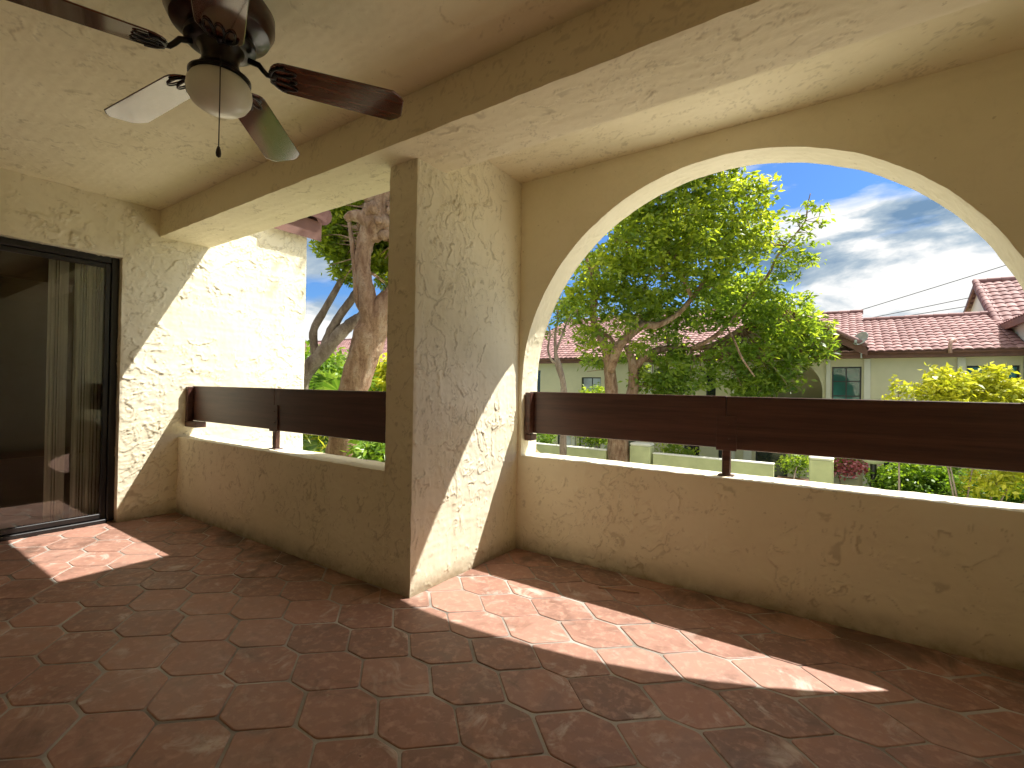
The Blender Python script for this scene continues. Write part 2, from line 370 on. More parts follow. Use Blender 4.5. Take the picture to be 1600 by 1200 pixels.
BARK = mk_bark('peeling_tan_bark', (.16, .085, .048), (.31, .195, .118), (.41, .30, .205))
BARKG = mk_bark('grey_brown_bark', (.15, .11, .08), (.26, .20, .145), (.37, .31, .24))
def mk_ground():
    m, t, b = mat('lawn_ground', (.09, .13, .03), .95, .1); p = t.geo()
    g = t.ramp(t.noise(p, 3, 6, .65), [(.3, (.05, .085, .018)), (.55, (.10, .145, .03)), (.75, (.17, .19, .06))])
    sp = t.new('ShaderNodeSeparateXYZ'); t.link(p, sp.inputs[0])
    t.link(g, b.inputs['Base Color']); t.link(t.bump(t.noise(p, 30, 4), .8, .05), b.inputs['Normal']); return m
GROUND = mk_ground()
PAVE = simple('path_concrete', (.60, .57, .50), .9, .2, var=.15, sc=2, bump=.2)
def mk_clear():
    m = bpy.data.materials.new('clear_glass'); m.use_nodes = True; t = NT(m); t.n.remove(t.n['Principled BSDF']); out = t.n['Material Output']
    tr = t.new('ShaderNodeBsdfTransparent'); tr.inputs[0].default_value = (.95, .965, .94, 1)
    gl = t.new('ShaderNodeBsdfGlossy'); gl.inputs['Roughness'].default_value = .015; gl.inputs['Color'].default_value = (.9, .9, .9, 1)
    fr = t.new('ShaderNodeFresnel'); fr.inputs['IOR'].default_value = 1.6; mx = t.new('ShaderNodeMixShader')
    sm = t.noise(t.geo(), 3, 3); t.link(t.math('ADD', fr.outputs[0], t.math('MULTIPLY', sm, .03)), mx.inputs[0])
    t.link(tr.outputs[0], mx.inputs[1]); t.link(gl.outputs[0], mx.inputs[2]); t.link(mx.outputs[0], out.inputs['Surface']); return m
CLEAR = mk_clear()
BLIND = simple('vinyl_blind', (.93, .93, .90), .5, .4, var=.05)
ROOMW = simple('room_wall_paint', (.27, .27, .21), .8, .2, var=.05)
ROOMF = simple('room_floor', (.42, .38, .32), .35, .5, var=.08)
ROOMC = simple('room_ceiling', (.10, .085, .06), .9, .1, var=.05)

# ------------------------------------------------------------------ dimensions (metres; patio floor z=0, camera at x=y=0)
XL, YA, YBI, YBO, XPL, XP, YR, YO = -4.617, 1.773, 1.61, 1.985, -2.036, -1.829, 2.759, 2.96
ZB, ZC, SILL, XR, YB, G = 2.285, 2.50, .635, .93, -.42, -2.7
ACX, ACZ, AR = -.535, 1.104, 1.266
hw = lambda seed, ang=90, amp=1., f=2.6, dens=0.: (lambda u, v: stucco(u, v, seed, ang, amp, f, dens))
XZ = lambda P: (P[:, 0], P[:, 2]); YZ = lambda P: (P[:, 1], P[:, 2]); XY = lambda P: (P[:, 0], P[:, 1])
Xv, Yv, Zv = (1, 0, 0), (0, 1, 0), (0, 0, 1)

# --- floor: terracotta tiles laid as one sheet over a slab
fl = empty('floor'); tag(fl, 'terracotta patio floor of long hexagonal clay tiles', 'floor', kind='structure')
PX, PY, E2, SX = .2405, .2485, .0545, .1315
tm = MB(); prng = random.Random(5)
for i in range(-18, 12):
    for j in range(-9, 12):
        cx = -1.142 + i * PX; cy = 1.15 + j * PY + (PY / 2 if i % 2 else 0)
        if cx < XL - .2 or cx > XR + .15 or cy < YB - .12: continue
        if cx < XPL and cy > 1.84: continue
        if cx >= XPL and cy > 2.83: continue
        cx += prng.gauss(0, .002); cy += prng.gauss(0, .002); rot = prng.gauss(0, .006)
        pts = [(E2, PY / 2), (E2 + SX, 0), (E2, -PY / 2), (-E2, -PY / 2), (-E2 - SX, 0), (-E2, PY / 2)]
        # clipped, slightly rounded corners
        rp = []
        for k in range(6):
            p0, p1, p2 = np.array(pts[k - 1]), np.array(pts[k]), np.array(pts[(k + 1) % 6])
            for t_ in (.10, .035):
                pass
            a_ = p1 + (p0 - p1) / np.linalg.norm(p0 - p1) * .012; b_ = p1 + (p2 - p1) / np.linalg.norm(p2 - p1) * .012
            rp += [a_, (a_ + b_ + 1.2 * p1) / 3.2, b_]
        rp = np.array(rp); tz, ta, tb = prng.gauss(0, .0005), prng.gauss(0, .003), prng.gauss(0, .003)
        gap = .0031 + abs(prng.gauss(0, .0012))
        def ring(inset, z):
            l = np.linalg.norm(rp, axis=1); q = rp * ((l - inset * 1.12) / l)[:, None]
            c, s_ = cos(rot), sin(rot); x = q[:, 0] * c - q[:, 1] * s_; y = q[:, 0] * s_ + q[:, 1] * c
            return np.c_[cx + x, cy + y, z + tz + ta * x + tb * y]
        n = len(rp); v = np.concatenate([ring(gap + .0045, 0), ring(gap + .0022, -.0007), ring(gap + .0004, -.0026), ring(gap, -.014)])
        f = [tuple(range(n))[::-1]] + [(k * n + q, (k + 1) * n + q, (k + 1) * n + (q + 1) % n, k * n + (q + 1) % n) for k in range(3) for q in range(n)]
        f = [tuple(reversed(q)) for q in f]
        tm.add(v, f, prng.random())
tm.build('tiles', TILE, fl, attr=True, auto=60)
g = MB(); g.box(XL - .3, XPL + .02, YB - .3, 1.95, -.25, -.0030); g.box(XPL + .02, XR + .2, YB - .3, YO - .01, -.25, -.0030); g.build('grout_bed', GROUT, fl)

# --- ceiling
ck = Skin(); hc = hw(5, 8, .75, 2.4, -.05)
ck.face((XL, YB, ZC), Xv, Yv, XR - XL, YBI - YB, .007, hc, XY, taper='', nsign=-1)
ck.face((XPL, YBO, ZC + .008), Xv, Yv, XR - XPL, YR - YBO + .05, .009, hc, XY, taper='', nsign=-1)
ck.core(XL - .25, XR + .25, YB - .25, YBO, ZC + .012, 3.35, 0); ck.core(XPL, XR + .2, YBO, YO, ZC + .02, 3.35, 0)
ck.build('ceiling', PLC, label='cream textured patio ceiling', cat='ceiling', kind='structure')
rf = MB(); rf.box(XPL + .03, XR + .5, 1.9, 3.2, 3.36, 3.5); rf.build('roof_slab', BROWN, label='flat roof slab above the arched bay of the patio', cat='roof', kind='structure')

# --- beam
bk = Skin(); hb = hw(9, 4, .8, 2.6, .05)
bk.face((XL, YBI, ZB), Xv, Zv, XR - XL, ZC - ZB, .008, hw(12, 0, .35), XZ, 'b')
bk.face((XL, YBI, ZB), Xv, Yv, XR - XL, YBO - YBI, .0065, hb, XY, 'bt', nsign=-1)
bk.face((XL, YBO, ZB), Xv, Zv, XR - XL, 1.0, .03, hw(13), XZ, 'b', nsign=-1)
bk.core(XL, XR, YBI, YBO, ZB, 3.3)
bk.build('ceiling_beam', PLC, label='long cream plastered beam running under the patio ceiling above the openings', cat='beam')

# --- side wall with the sliding door
DY, DZ, DY0 = 1.369, 2.06, -.30
sk = Skin(); hs = hw(21, 28, 1.75, 2.5, .18)
ZT = 2.83; YE = 2.918
sk.face((XL, DY, 0), Yv, Zv, YE - DY, ZT, .0072, hs, YZ, 'lr')
sk.face((XL, DY0, DZ), Yv, Zv, DY - DY0, ZC + .03 - DZ, .008, hs, YZ, 'b')
sk.face((XL, YB - .05, 0), Yv, Zv, DY0 - YB + .05, ZC + .03, .02, hs, YZ, '')
sk.face((XL - .22, DY, 0), Xv, Zv, .22, DZ, .012, hs, XZ, 'lr')          # door reveal
sk.face((XL - .22, DY0, DZ), Xv, Yv, .22, DY - DY0, .012, hs, XY, 'lr', nsign=-1)
sk.face((XL - .22, YE, G), Xv, Zv, .22, ZT - G, .03, hs, XZ, 'lr', nsign=-1)
sk.core(XL - .23, XL, DY, YE, G, ZT); sk.core(XL - .23, XL, DY0, DY, DZ, ZT); sk.core(XL - .23, XL, YB - .2, DY0, G, ZT); sk.core(XL - .23, XL, DY0, DY, G, -.012)
sk.build('side_wall', PL, label='cream stucco wall at the far left end, holding the sliding glass door', cat='wall')
# --- low wall of the far bay
lk = Skin(); hA = hw(33, 80, 1.0, 2.7, .08)
lk.face((XL, YA, 0), Xv, Zv, XPL - XL, SILL, .006, hA, XZ, 't')
lk.face((XL, YA, SILL), Xv, Yv, XPL - XL, .2, .01, hA, XY, 'bt')
lk.face((XL, YA + .2, G), Xv, Zv, XPL - XL, SILL - G, .04, hA, XZ, 't', nsign=-1)
lk.core(XL, XPL, YA, YA + .2, -.3, SILL)
lk.build('low_wall', PL, label='low cream stucco balcony wall of the far left bay, under the short brown rail', cat='wall')
# --- wing wall between the bays
wk = Skin(); hP = hw(44, 90, 1.2, 2.6, .12)
wk.face((XPL, YA, 0), Xv, Zv, XP - XPL, ZB + .05, .006, hA, XZ, 'r')
wk.face((XP, YA, 0), Yv, Zv, YR - YA + .02, ZC + .05, .0052, hP, YZ, 'l')
wk.face((XPL, YA, 0), Yv, Zv, YO - YA, 3.3, .02, hP, YZ, 'l', nsign=-1)
wk.core(XPL, XP, YA, YR, -.3, ZB); wk.core(XPL, XP, YBO, YR, ZB, 3.3)
wk.build('wing_wall', PL, label='upright cream stucco wing wall between the two openings, half lit by the sun', cat='wall')
# --- arched wall
ak = Skin(); hR = hw(55, 85, .95, 2.4, .05)
def hR2(u, v):
    h, p = hR(u, v); k = 1 - .65 * sst(.7, 1.5, v); return h * k, p * k ** 2
ak.arch_face(XP - .02, XR + .02, 0, ZC + .03, YR, -1, ACX, ACZ, AR, SILL, .006, hR2)
ak.arch_face(XPL, XR + .2, -.3, 3.34, YO, 1, ACX, ACZ, AR, SILL, .03, hR)
ak.reveal(ACX, ACZ, AR, SILL, YR, YO, .008, hw(57, 60, 1.0, 3., .1))
ak.build('arch_wall', PL, label='cream stucco wall with the large round arched opening over a low sill', cat='wall')
# --- the walls beside and behind the viewer
ek = Skin(); ek.face((XR, YB, 0), Yv, Zv, YR - YB, ZC + .03, .02, hw(66), YZ, '', nsign=-1); ek.core(XR, XR + .2, YB - .2, YO, -.3, 3.3, .006)
PLW = plaster('pale_bounce_plaster', (.86, .82, .70))  # paler than the seen walls, to bounce more light into the patio
ek.build('end_wall', PLW, label='cream stucco wall closing the near right end of the patio', cat='wall')
ek = Skin(); ek.face((XL, YB, 0), Xv, Zv, XR - XL, ZC + .03, .02, hw(67), XZ, '', nsign=-1); ek.core(XL - .2, XR + .2, YB - .2, YB, -.3, 3.3, .006)
ek.build('house_wall', PLW, label='cream stucco house wall along the inner side of the patio', cat='wall')

# --- sliding door, room behind it
sd = empty('sliding_door', (0, 0, 0), 'black framed sliding glass door in the left side wall', 'door')
xf = XL - .055
f = MB(); f.bbox(xf - .09, xf, DY - .05, DY - .004, .015, DZ - .003); f.bbox(xf - .09, xf, DY0, DY - .05, DZ - .052, DZ - .003); f.bbox(xf - .09, xf + .01, DY0, DY - .05, .0, .032)
f.bbox(xf - .09, xf, DY0, DY0 + .05, .032, DZ - .052); f.build('door_frame', BLACK, sd)
f = MB(); f.bbox(xf - .05, xf - .015, DY - .085, DY - .052, .036, DZ - .055); f.bbox(xf - .05, xf - .015, .52, .575, .036, DZ - .055); f.bbox(xf - .05, xf - .015, .575, DY - .085, .036, .075); f.bbox(xf - .05, xf - .015, .575, DY - .085, DZ - .09, DZ - .055)
p1 = f.build('sliding_panel', BLACK, sd); f = MB(); f.box(xf - .034, xf - .030, .575, DY - .085, .075, DZ - .09); f.build('pane', CLEAR, p1)
f = MB(); f.bbox(xf - .087, xf - .053, .5, .55, .036, DZ - .055); f.bbox(xf - .087, xf - .053, DY0 + .05, DY0 + .09, .036, DZ - .055); f.bbox(xf - .087, xf - .053, DY0 + .09, .5, .036, .075); f.bbox(xf - .087, xf - .053, DY0 + .09, .5, DZ - .09, DZ - .055)
p2 = f.build('fixed_panel', BLACK, sd); f = MB(); f.box(xf - .072, xf - .068, DY0 + .09, .5, .075, DZ - .09); f.build('pane', CLEAR, p2)
vb = empty('vertical_blinds', (XL - .2, 1.1, 2.02), 'pale vertical blinds drawn into two stacks behind the sliding door', 'blinds')
f = MB(); f.bbox(-.03, .03, -1.35, .22, -.02, .02); f.build('headrail', BLIND, vb)
for k, y in enumerate([-.10, -.081, -.062, -.043, -.025, -.008] + [.042, .060, .078, .096, .115, .134, .154, .175, .198]):
    f = MB(); a = R(68 + random.uniform(-7, 7)); c, s_ = cos(a) * .0, 1
    n = 7; pts = np.linspace(-.024, .024, n); v = []
    for z in (-2.0, -.02):
        for q in pts: v.append((q, .0035 * (1 - (q / .024) ** 2) * 1.6 + random.uniform(0, .0008), z))
    f.add(v, [(i, i + 1, n + i + 1, n + i) for i in range(n - 1)])
    o = f.build('slat', BLIND, vb, smooth=True); o.location = (0, y, 0); o.rotation_euler.z = R(-34 + random.uniform(-12, 12))
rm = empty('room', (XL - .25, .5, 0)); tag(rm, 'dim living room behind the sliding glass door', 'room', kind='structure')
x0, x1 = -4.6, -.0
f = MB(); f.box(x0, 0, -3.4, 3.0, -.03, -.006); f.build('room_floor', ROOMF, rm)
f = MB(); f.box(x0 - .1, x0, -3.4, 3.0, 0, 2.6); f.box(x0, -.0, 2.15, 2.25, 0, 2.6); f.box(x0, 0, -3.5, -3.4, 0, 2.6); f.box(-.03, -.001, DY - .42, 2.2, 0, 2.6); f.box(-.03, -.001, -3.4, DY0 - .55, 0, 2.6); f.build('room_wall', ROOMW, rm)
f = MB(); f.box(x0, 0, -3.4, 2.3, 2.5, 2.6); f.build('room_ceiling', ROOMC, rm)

# --- rails
def rail(name, x0, x1, y0, z0, z1, xj, label, left_block):
    r = empty(name, (x0, y0, z0), label, 'rail'); L = x1 - x0; H = z1 - z0
    f = MB(); f.bbox(.012, xj - x0 - .001, 0, .038, 0, H, .003); f.build('board', RAIL, r)
    f = MB(); f.bbox(xj - x0 + .001, L - .004, 0, .038, -.004, H - .002, .003); f.build('board', RAIL, r)
    f = MB(); f.bbox(.002, .045, -.046, -.001, -.004, H - .006, .003); f.build('end_cleat', RAIL, r)
    if left_block: f = MB(); f.bbox(.002, .20, -.048, .036, -.052, -.006, .003); f.build('support_block', RAIL, r)
    else: f = MB(); f.bbox(.002, .055, -.045, .03, -.05, -.006, .003); f.build('support_block', RAIL, r)
    f = MB(); f.bbox(xj - x0 - .05, xj - x0 + .055, -.007, -.001, -.012, .175, .002)
    for q in (.05, .13): f.lathe([(.001, 0), (.006, 0), (.006, .004), (.001, .004)], 8, (xj - x0 + .02, -.008, q))
    f.build('bracket_plate', RAIL, r)
    f = MB(); f.bbox(xj - x0 - .02, xj - x0 + .022, .002, .036, SILL - z0 - .002, -.006, .003); f.bbox(xj - x0 - .04, xj - x0 + .04, -.01, .05, SILL - z0 - .004, SILL - z0 + .007, .002); f.build('post', RAIL, r)
    return r
rail('balcony_rail', XL + .004, XPL - .003, 1.867, .772, 1.066, -3.31, 'short dark brown board rail across the far left opening', True)
rail('balcony_rail', ACX - AR + .003, ACX + AR - .003, 2.838, .787, 1.073, -.515, 'long dark brown board rail across the big arched opening', False)

# --- twig on the tiles
f = MB(); f.tube([(0, 0, 0), (.07, .016, .004), (.14, .043, .003), (.205, .062, .0)], [.0045, .0042, .0036, .003], 6); f.tube([(.0, 0, .001), (-.008, .008, .004)], [.004, .003], 6)
f.build('twig', simple('dry_twig', (.45, .27, .17), .8), smooth=True, loc=(-1.09, 2.48, .006), label='dry brown twig lying on the tiles below the arched wall', cat='twig')

# ------------------------------------------------------------------ ceiling fan
FX, FY, ZH = -1.83, .81, 2.235
fan = empty('ceiling_fan', (FX, FY, ZC), 'dark brown five blade ceiling fan with a frosted glass light and pull chain', 'fan')
f = MB(); f.lathe([(.001, .0), (.09, .0), (.10, -.012), (.10, -.03), (.155, -.05), (.172, -.075), (.172, -.115), (.155, -.15), (.12, -.168), (.06, -.172), (.001, -.172)], 48); f.build('motor_housing', HOUSW, fan, auto=35)
f = MB(); f.lathe([(.05, -.172), (.105, -.178), (.112, -.19), (.112, -.205), (.10, -.213), (.075, -.217), (.062, -.235), (.058, -.262), (.062, -.285), (.085, -.308), (.098, -.318), (.098, -.326), (.05, -.326)], 40); f.build('switch_housing', FANMET, fan, auto=35)
f = MB(); f.lathe([(.080, -.322), (.092, -.334), (.100, -.350), (.103, -.370), (.099, -.393), (.086, -.415), (.064, -.431), (.034, -.441), (.001, -.444)], 48); lg = f.build('glass_bowl', GLOBE, fan, smooth=True)
for k, (ang, dz) in enumerate([(53, .035), (130, .05), (189, .06), (258, .055), (335, .05)]):
    r0, r1, w0, w1, th = .155, .635, .070, .080, .0055; pts = []
    for t in np.linspace(pi / 2, 3 * pi / 2, 11): pts.append((r0 + .055 + .055 * cos(t), w0 * sin(t)))
    pts += [(r1 - .042, -w1), (r1 - .012, -w1 + .022), (r1, -w1 + .040), (r1, w1 - .040), (r1 - .012, w1 - .022), (r1 - .042, w1)]
    pts = np.array(pts); n = len(pts); ins = pts.copy(); ctr = np.array([(r0 + r1) / 2, 0]); d = ctr - pts; ins = pts + d / np.linalg.norm(d, axis=1)[:, None] * .004
    v = np.concatenate([np.c_[ins, np.full(n, -th / 2)], np.c_[pts, np.full(n, -th / 4)], np.c_[pts, np.full(n, th / 4)], np.c_[ins, np.full(n, th / 2)]])
    fs = [tuple(range(n))[::-1], tuple(range(3 * n, 4 * n))] + [(q * n + i, q * n + (i + 1) % n, (q + 1) * n + (i + 1) % n, (q + 1) * n + i) for q in range(3) for i in range(n)]
    f = MB(); f.add(v, fs); b = f.build('blade', BLADE, fan); b.location = (0, 0, ZH - ZC); b.rotation_euler = (R(-11), math.atan2(dz, .62), R(ang))
    f = MB(); f.tube([(.085, 0, .038), (.12, .0, .030), (.135, 0, .012), (.15, 0, -.002), (.18, 0, -.006)], [.011, .010, .009, .009, .008], 10)
    zz = -.0062
    for s_ in (-1, 0, 1):    # the openwork shell under the blade root
        loop = [(.16 + .0 * cos(t) + .045 * (1 - cos(t)) , s_ * (.024 + .012 * (1 - cos(t)) / 2) + .014 * sin(t), zz) for t in np.linspace(0, 2 * pi, 15)]
        f.tube(loop, .0028, 6, cap=False)
    f.tube([(.162 + .05 + .05 * cos(t), .052 * sin(t), zz) for t in np.linspace(pi * .5, pi * 1.5, 13)], .005, 6)
    ir = f.build('blade_iron', FANMET, b, smooth=True)
f = MB(); f.tube([(.0, 0, -.30), (.001, .0, -.45), (.0, .0, -.605)], .0018, 6); f.build('pull_chain', FANMET, fan).location = (.097, -.043, .0)
f = MB(); f.lathe([(.001, 0), (.004, -.004), (.007, -.014), (.0085, -.026), (.007, -.036), (.001, -.040)], 14, (.097, -.043, -.605)); f.build('chain_pull', simple('pull_wood', (.035, .02, .015), .5), fan, smooth=True)

# ------------------------------------------------------------------ roofs
def roof_sheet(b, o, du, dv, Lu, Lv, pitch=.235, course=.33, seg=6, lap=.03, amp=.035):
    """courses of S tiles: o is the eave corner, du along the eave, dv up the slope"""
    o, du, dv = (np.array(x, float) for x in (o, du, dv)); n = np.cross(du, dv); n /= np.linalg.norm(n); n *= 1 if n[2] > 0 else -1
    nc = max(1, int(round(Lv / course))); cs = Lv / nc; nw = max(1, int(round(Lu / pitch))); m = nw * seg
    u = np.linspace(0, Lu, m + 1); w = np.abs(np.sin(np.pi * (u / (Lu / nw)))) ** .8 * amp
    for k in range(nc):
        off = RNG.normal(0, .0025, m + 1)
        lo = o + u[:, None] * du + dv * (k * cs - .02) + n * (w + lap + off)[:, None]
        mid = o + u[:, None] * du + dv * (k * cs + cs * .5) + n * (w + lap * .5)[:, None]
        hi = o + u[:, None] * du + dv * ((k + 1) * cs + .02) + n * (w * .9)[:, None]
        bt = o + u[:, None] * du + dv * (k * cs - .02) + n * (w * .55 + lap * .15)[:, None]
        V = np.concatenate([bt, lo, mid, hi]); i = np.arange(m); M = m + 1
        tv = RNG.random(nw + 1)
        for j in range(3):
            for q in range(m):
                pass
        F = [(j * M + q, j * M + q + 1, (j + 1) * M + q + 1, (j + 1) * M + q) for j in range(3) for q in range(m)]
        n0 = b.n; b.v.append(V); b.f += [tuple(x + n0 for x in q) for q in F]; b.n += len(V); b.a += [float(tv[q // seg]) for j in range(3) for q in range(m)]
def ridge_caps(b, p0, p1, r=.11, L=.38):
    p0, p1 = np.array(p0, float), np.array(p1, float); D = np.linalg.norm(p1 - p0); k = max(1, int(D / L)); d = (p1 - p0) / k
    for i in range(k):
        a = p0 + d * i; c = a + d * 1.08; b.tube([a, a * .5 + c * .5, c], [r, r * .94, r * .86], 10, a=random.random())
def wall_holes(b, x0, x1, z0, z1, y, rects, depth=.12):
    xs = sorted({x0, x1, *[v for r in rects for v in r[:2]]}); zs = sorted({z0, z1, *[v for r in rects for v in r[2:4]]})
    for i in range(len(xs) - 1):
        for j in range(len(zs) - 1):
            cx, cz = (xs[i] + xs[i + 1]) / 2, (zs[j] + zs[j + 1]) / 2
            if any(r[0] < cx < r[1] and r[2] < cz < r[3] for r in rects): continue
            b.add([(xs[i], y, zs[j]), (xs[i + 1], y, zs[j]), (xs[i + 1], y, zs[j + 1]), (xs[i], y, zs[j + 1])], [(0, 1, 2, 3)])
    for a, c, e, g_ in [r[:4] for r in rects]:
        v = [(a, y, e), (c, y, e), (c, y, g_), (a, y, g_)]; v += [(p[0], y + depth, p[2]) for p in v]
        b.add(v, [(0, 4, 5, 1), (1, 5, 6, 2), (2, 6, 7, 3), (3, 7, 4, 0)])
YF, ZE, PIT = 20.0, 2.50, .403
def zr(y): return ZE + PIT * (y - 19.55)
def window(par, r, pane, mull=(), trans=(), y=YF, nm='window', sill=True, fw=.045):
    x0, x1, z0, z1 = r; yy = y + .07
    f = MB(); f.bbox(x0, x0 + fw, yy, yy + .06, z0, z1, .004); f.bbox(x1 - fw, x1, yy, yy + .06, z0, z1, .004); f.bbox(x0 + fw, x1 - fw, yy, yy + .06, z0, z0 + fw, .004); f.bbox(x0 + fw, x1 - fw, yy, yy + .06, z1 - fw, z1, .004)
    for m in mull: f.bbox(m - .018, m + .018, yy + .006, yy + .05, z0 + fw, z1 - fw, .003)
    for m in trans: f.bbox(x0 + fw, x1 - fw, yy + .009, yy + .05, m - .016, m + .016, .003)
    w = f.build(nm, DKWIN, par)
    f = MB(); f.box(x0 + fw - .01, x1 - fw + .01, yy + .03, yy + .036, z0 + fw - .01, z1 - fw + .01); f.build('pane', pane, w)
    if sill and nm == 'window': f = MB(); f.bbox(x0 - .05, x1 + .05, y - .05, y + .066, z0 - .07, z0 - .004, .006); f.build('sill', FACW, w)
    return w
def pilaster(par, x0, x1, z0=G, z1=2.26, y=YF):
    f = MB(); f.bbox(x0, x1, y - .09, y - .003, z0, z1, .008); f.build('pilaster', FACW, par)
def house(label, x0, x1, yr, rects, pil=(), arch=None, up_to=2.45):
    h = empty('townhouse', (0, 0, 0), label, 'house', 'townhouses across the courtyard')
    b = MB(); holes = [r[0] for r in rects]
    if arch:
        acx, acz, ar, asill = arch; ax0, ax1 = acx - ar - .25, acx + ar + .25
        wall_holes(b, x0, ax0, G, up_to, YF, [r for r in holes if r[1] <= ax0]); wall_holes(b, ax1, x1, G, up_to, YF, [r for r in holes if r[0] >= ax1])
        wall_holes(b, ax0, ax1, G, -.05, YF, [r for r in holes if r[3] < 0 and ax0 <= r[0] < ax1])
        k = Skin(); k.arch_face(ax0, ax1, -.05, up_to, YF, -1, acx, acz, ar, asill, .05); k.reveal(acx, acz, ar, asill, YF, YF + .2, .06)
        k.arch_face(ax0, ax1, -.05, up_to, YF + .2, 1, acx, acz, ar, asill, .08)
        for V, Q in zip(k.V, k.Q): pass
        VV = np.concatenate(k.V); QQ = np.concatenate(k.Q); b.add(VV, QQ.tolist())
        b.box(ax0, ax1, 22.1, 22.2, 0, up_to); b.box(ax0, ax0 + .1, YF + .2, 22.1, -.05, up_to); b.box(ax1 - .1, ax1, YF + .2, 22.1, -.05, up_to); b.box(ax0, ax1, YF + .2, 22.2, -.12, -.05)
        b.box(ax0 + .1, ax1 - .1, YF + .2, 22.1, up_to, up_to + .05)
    else: wall_holes(b, x0, x1, G, up_to, YF, holes)
    b.box(x0, x1, YF + 2.3, 28.5, G, up_to - .05, skip='f')
    b.add([(x0, YF, G), (x0, YF + 2.3, G), (x0, YF + 2.3, up_to), (x0, YF, up_to)], [(0, 1, 2, 3)]); b.add([(x1, YF, G), (x1, YF + 2.3, G), (x1, YF + 2.3, up_to), (x1, YF, up_to)], [(0, 3, 2, 1)])
    b.build('wall', FAC, h)
    for r, pane, mu, tr, nm in rects: window(h, r, pane, mu, tr, nm=nm)
    for p in pil: pilaster(h, *p)
    f = MB(); f.bbox(x0 + .002, x1 - .002, 19.60, 19.66, 2.265, 2.46, .006); f.box(x0 + .002, x1 - .002, 19.66, YF - .002, 2.27, 2.29)
    f.build('fascia', BROWN, h)
    f = MB(); f.tube([(x0 + .01, 19.53, 2.43), (x1 - .01, 19.53, 2.43)], .062, 10); f.build('gutter', BROWN, h, smooth=True)
    b = MB(); zr_ = zr(yr); sl = np.array([0, yr - 19.45, zr_ - zr(19.45)]); Lv = np.linalg.norm(sl)
    roof_sheet(b, (x0, 19.45, zr(19.45)), (1, 0, 0), sl / Lv, x1 - x0, Lv)
    b.add([(x0, yr, zr_), (x1, yr, zr_), (x1, yr + (yr - 19.5) * .9, ZE + .2), (x0, yr + (yr - 19.5) * .9, ZE + .2)], [(0, 1, 2, 3)])
    b.add([(x0 + .01, 19.6, 2.46), (x0 + .01, yr, zr_ - .03), (x0 + .01, yr + (yr - 19.5) * .9, ZE)], [(0, 1, 2)]); b.add([(x1 - .01, 19.6, 2.46), (x1 - .01, yr, zr_ - .03), (x1 - .01, yr + (yr - 19.5) * .9, ZE)], [(0, 2, 1)])
    ridge_caps(b, (x0, yr, zr_ + .03), (x1, yr, zr_ + .03)); b.build('roof', ROOF, h, attr=True, auto=50)
    return h
W = lambda x0, x1, z0, z1, pane, mu=(), tr=(), nm='window': ((x0, x1, z0, z1), pane, mu, tr, nm)
h1 = house('pale green townhouse with the long low pink tiled roof and the satellite dish', .70, 4.40, 23.0,
      [W(3.19, 4.33, .45, 2.0, PANE, (3.76,), (1.62,)), W(1.2, 2.4, -2.3, -.75, PANED, (1.8,))], [(.64, .82), (2.96, 3.15)])
h2 = house('pale green townhouse with an arched balcony half hidden by the big tree', -3.30, .70, 24.25,
      [W(-.25, .58, .50, 2.0, PANE, (.16,), (1.5, 1.0)), W(-.22, .45, -1.72, -.55, PANED, (.12,), (-1.3,)), W(-2.6, -1.55, -2.66, -.62, PANED, (), (), 'door')],
      [(-.42, -.29), (-3.0, -2.72, G, -.2)], (-1.79, 1.104, 1.27, .64))
h3 = house('pale green townhouse behind the trunk of the big tree', -8.30, -3.30, 26.2,
      [W(-4.38, -4.02, .2, 2.0, PANED), W(-6.35, -5.75, .2, 2.0, PANED, (-6.05,)), W(-5.2, -4.6, -2.2, -.5, PANED), W(-3.9, -3.42, -2.66, -.6, PANED, (), (), 'door'), W(-7.9, -7.2, -2.66, -.6, PANED, (), (), 'door')], [(-6.7, -6.45), (-3.42, -3.3)])
h4 = house('pale green townhouse seen just inside the left side of the arch', -14.0, -8.30, 26.2,
      [W(-9.8, -8.85, .2, 1.62, PANEW, (-9.3,), (.9,)), W(-9.88, -8.82, -1.95, -.6, PANED, (-9.35,), (-1.2,)), W(-12.35, -12.0, .1, 1.95, PANED), W(-11.0, -10.3, -2.66, -.6, PANEW, (), (), 'door')], [(-10.2, -10.05, G, -.3), (-8.7, -8.5, G, -.3)])
h5 = house('distant pale townhouse at the left, seen through the far opening behind the palm', -27.0, -14.0, 24.0,
      [W(-18, -16.6, .3, 1.8, PANED, (-17.3,)), W(-24, -22.6, .3, 1.8, PANED, (-23.3,)), W(-21, -20, -2.66, -.6, PANED, (), (), 'door')])
h6 = house('farthest townhouse at the left end of the row', -42.0, -27.0, 25.2,
      [W(-31, -29.6, .3, 1.8, PANED, (-30.3,)), W(-37, -35.6, .3, 1.8, PANED, (-36.3,))])
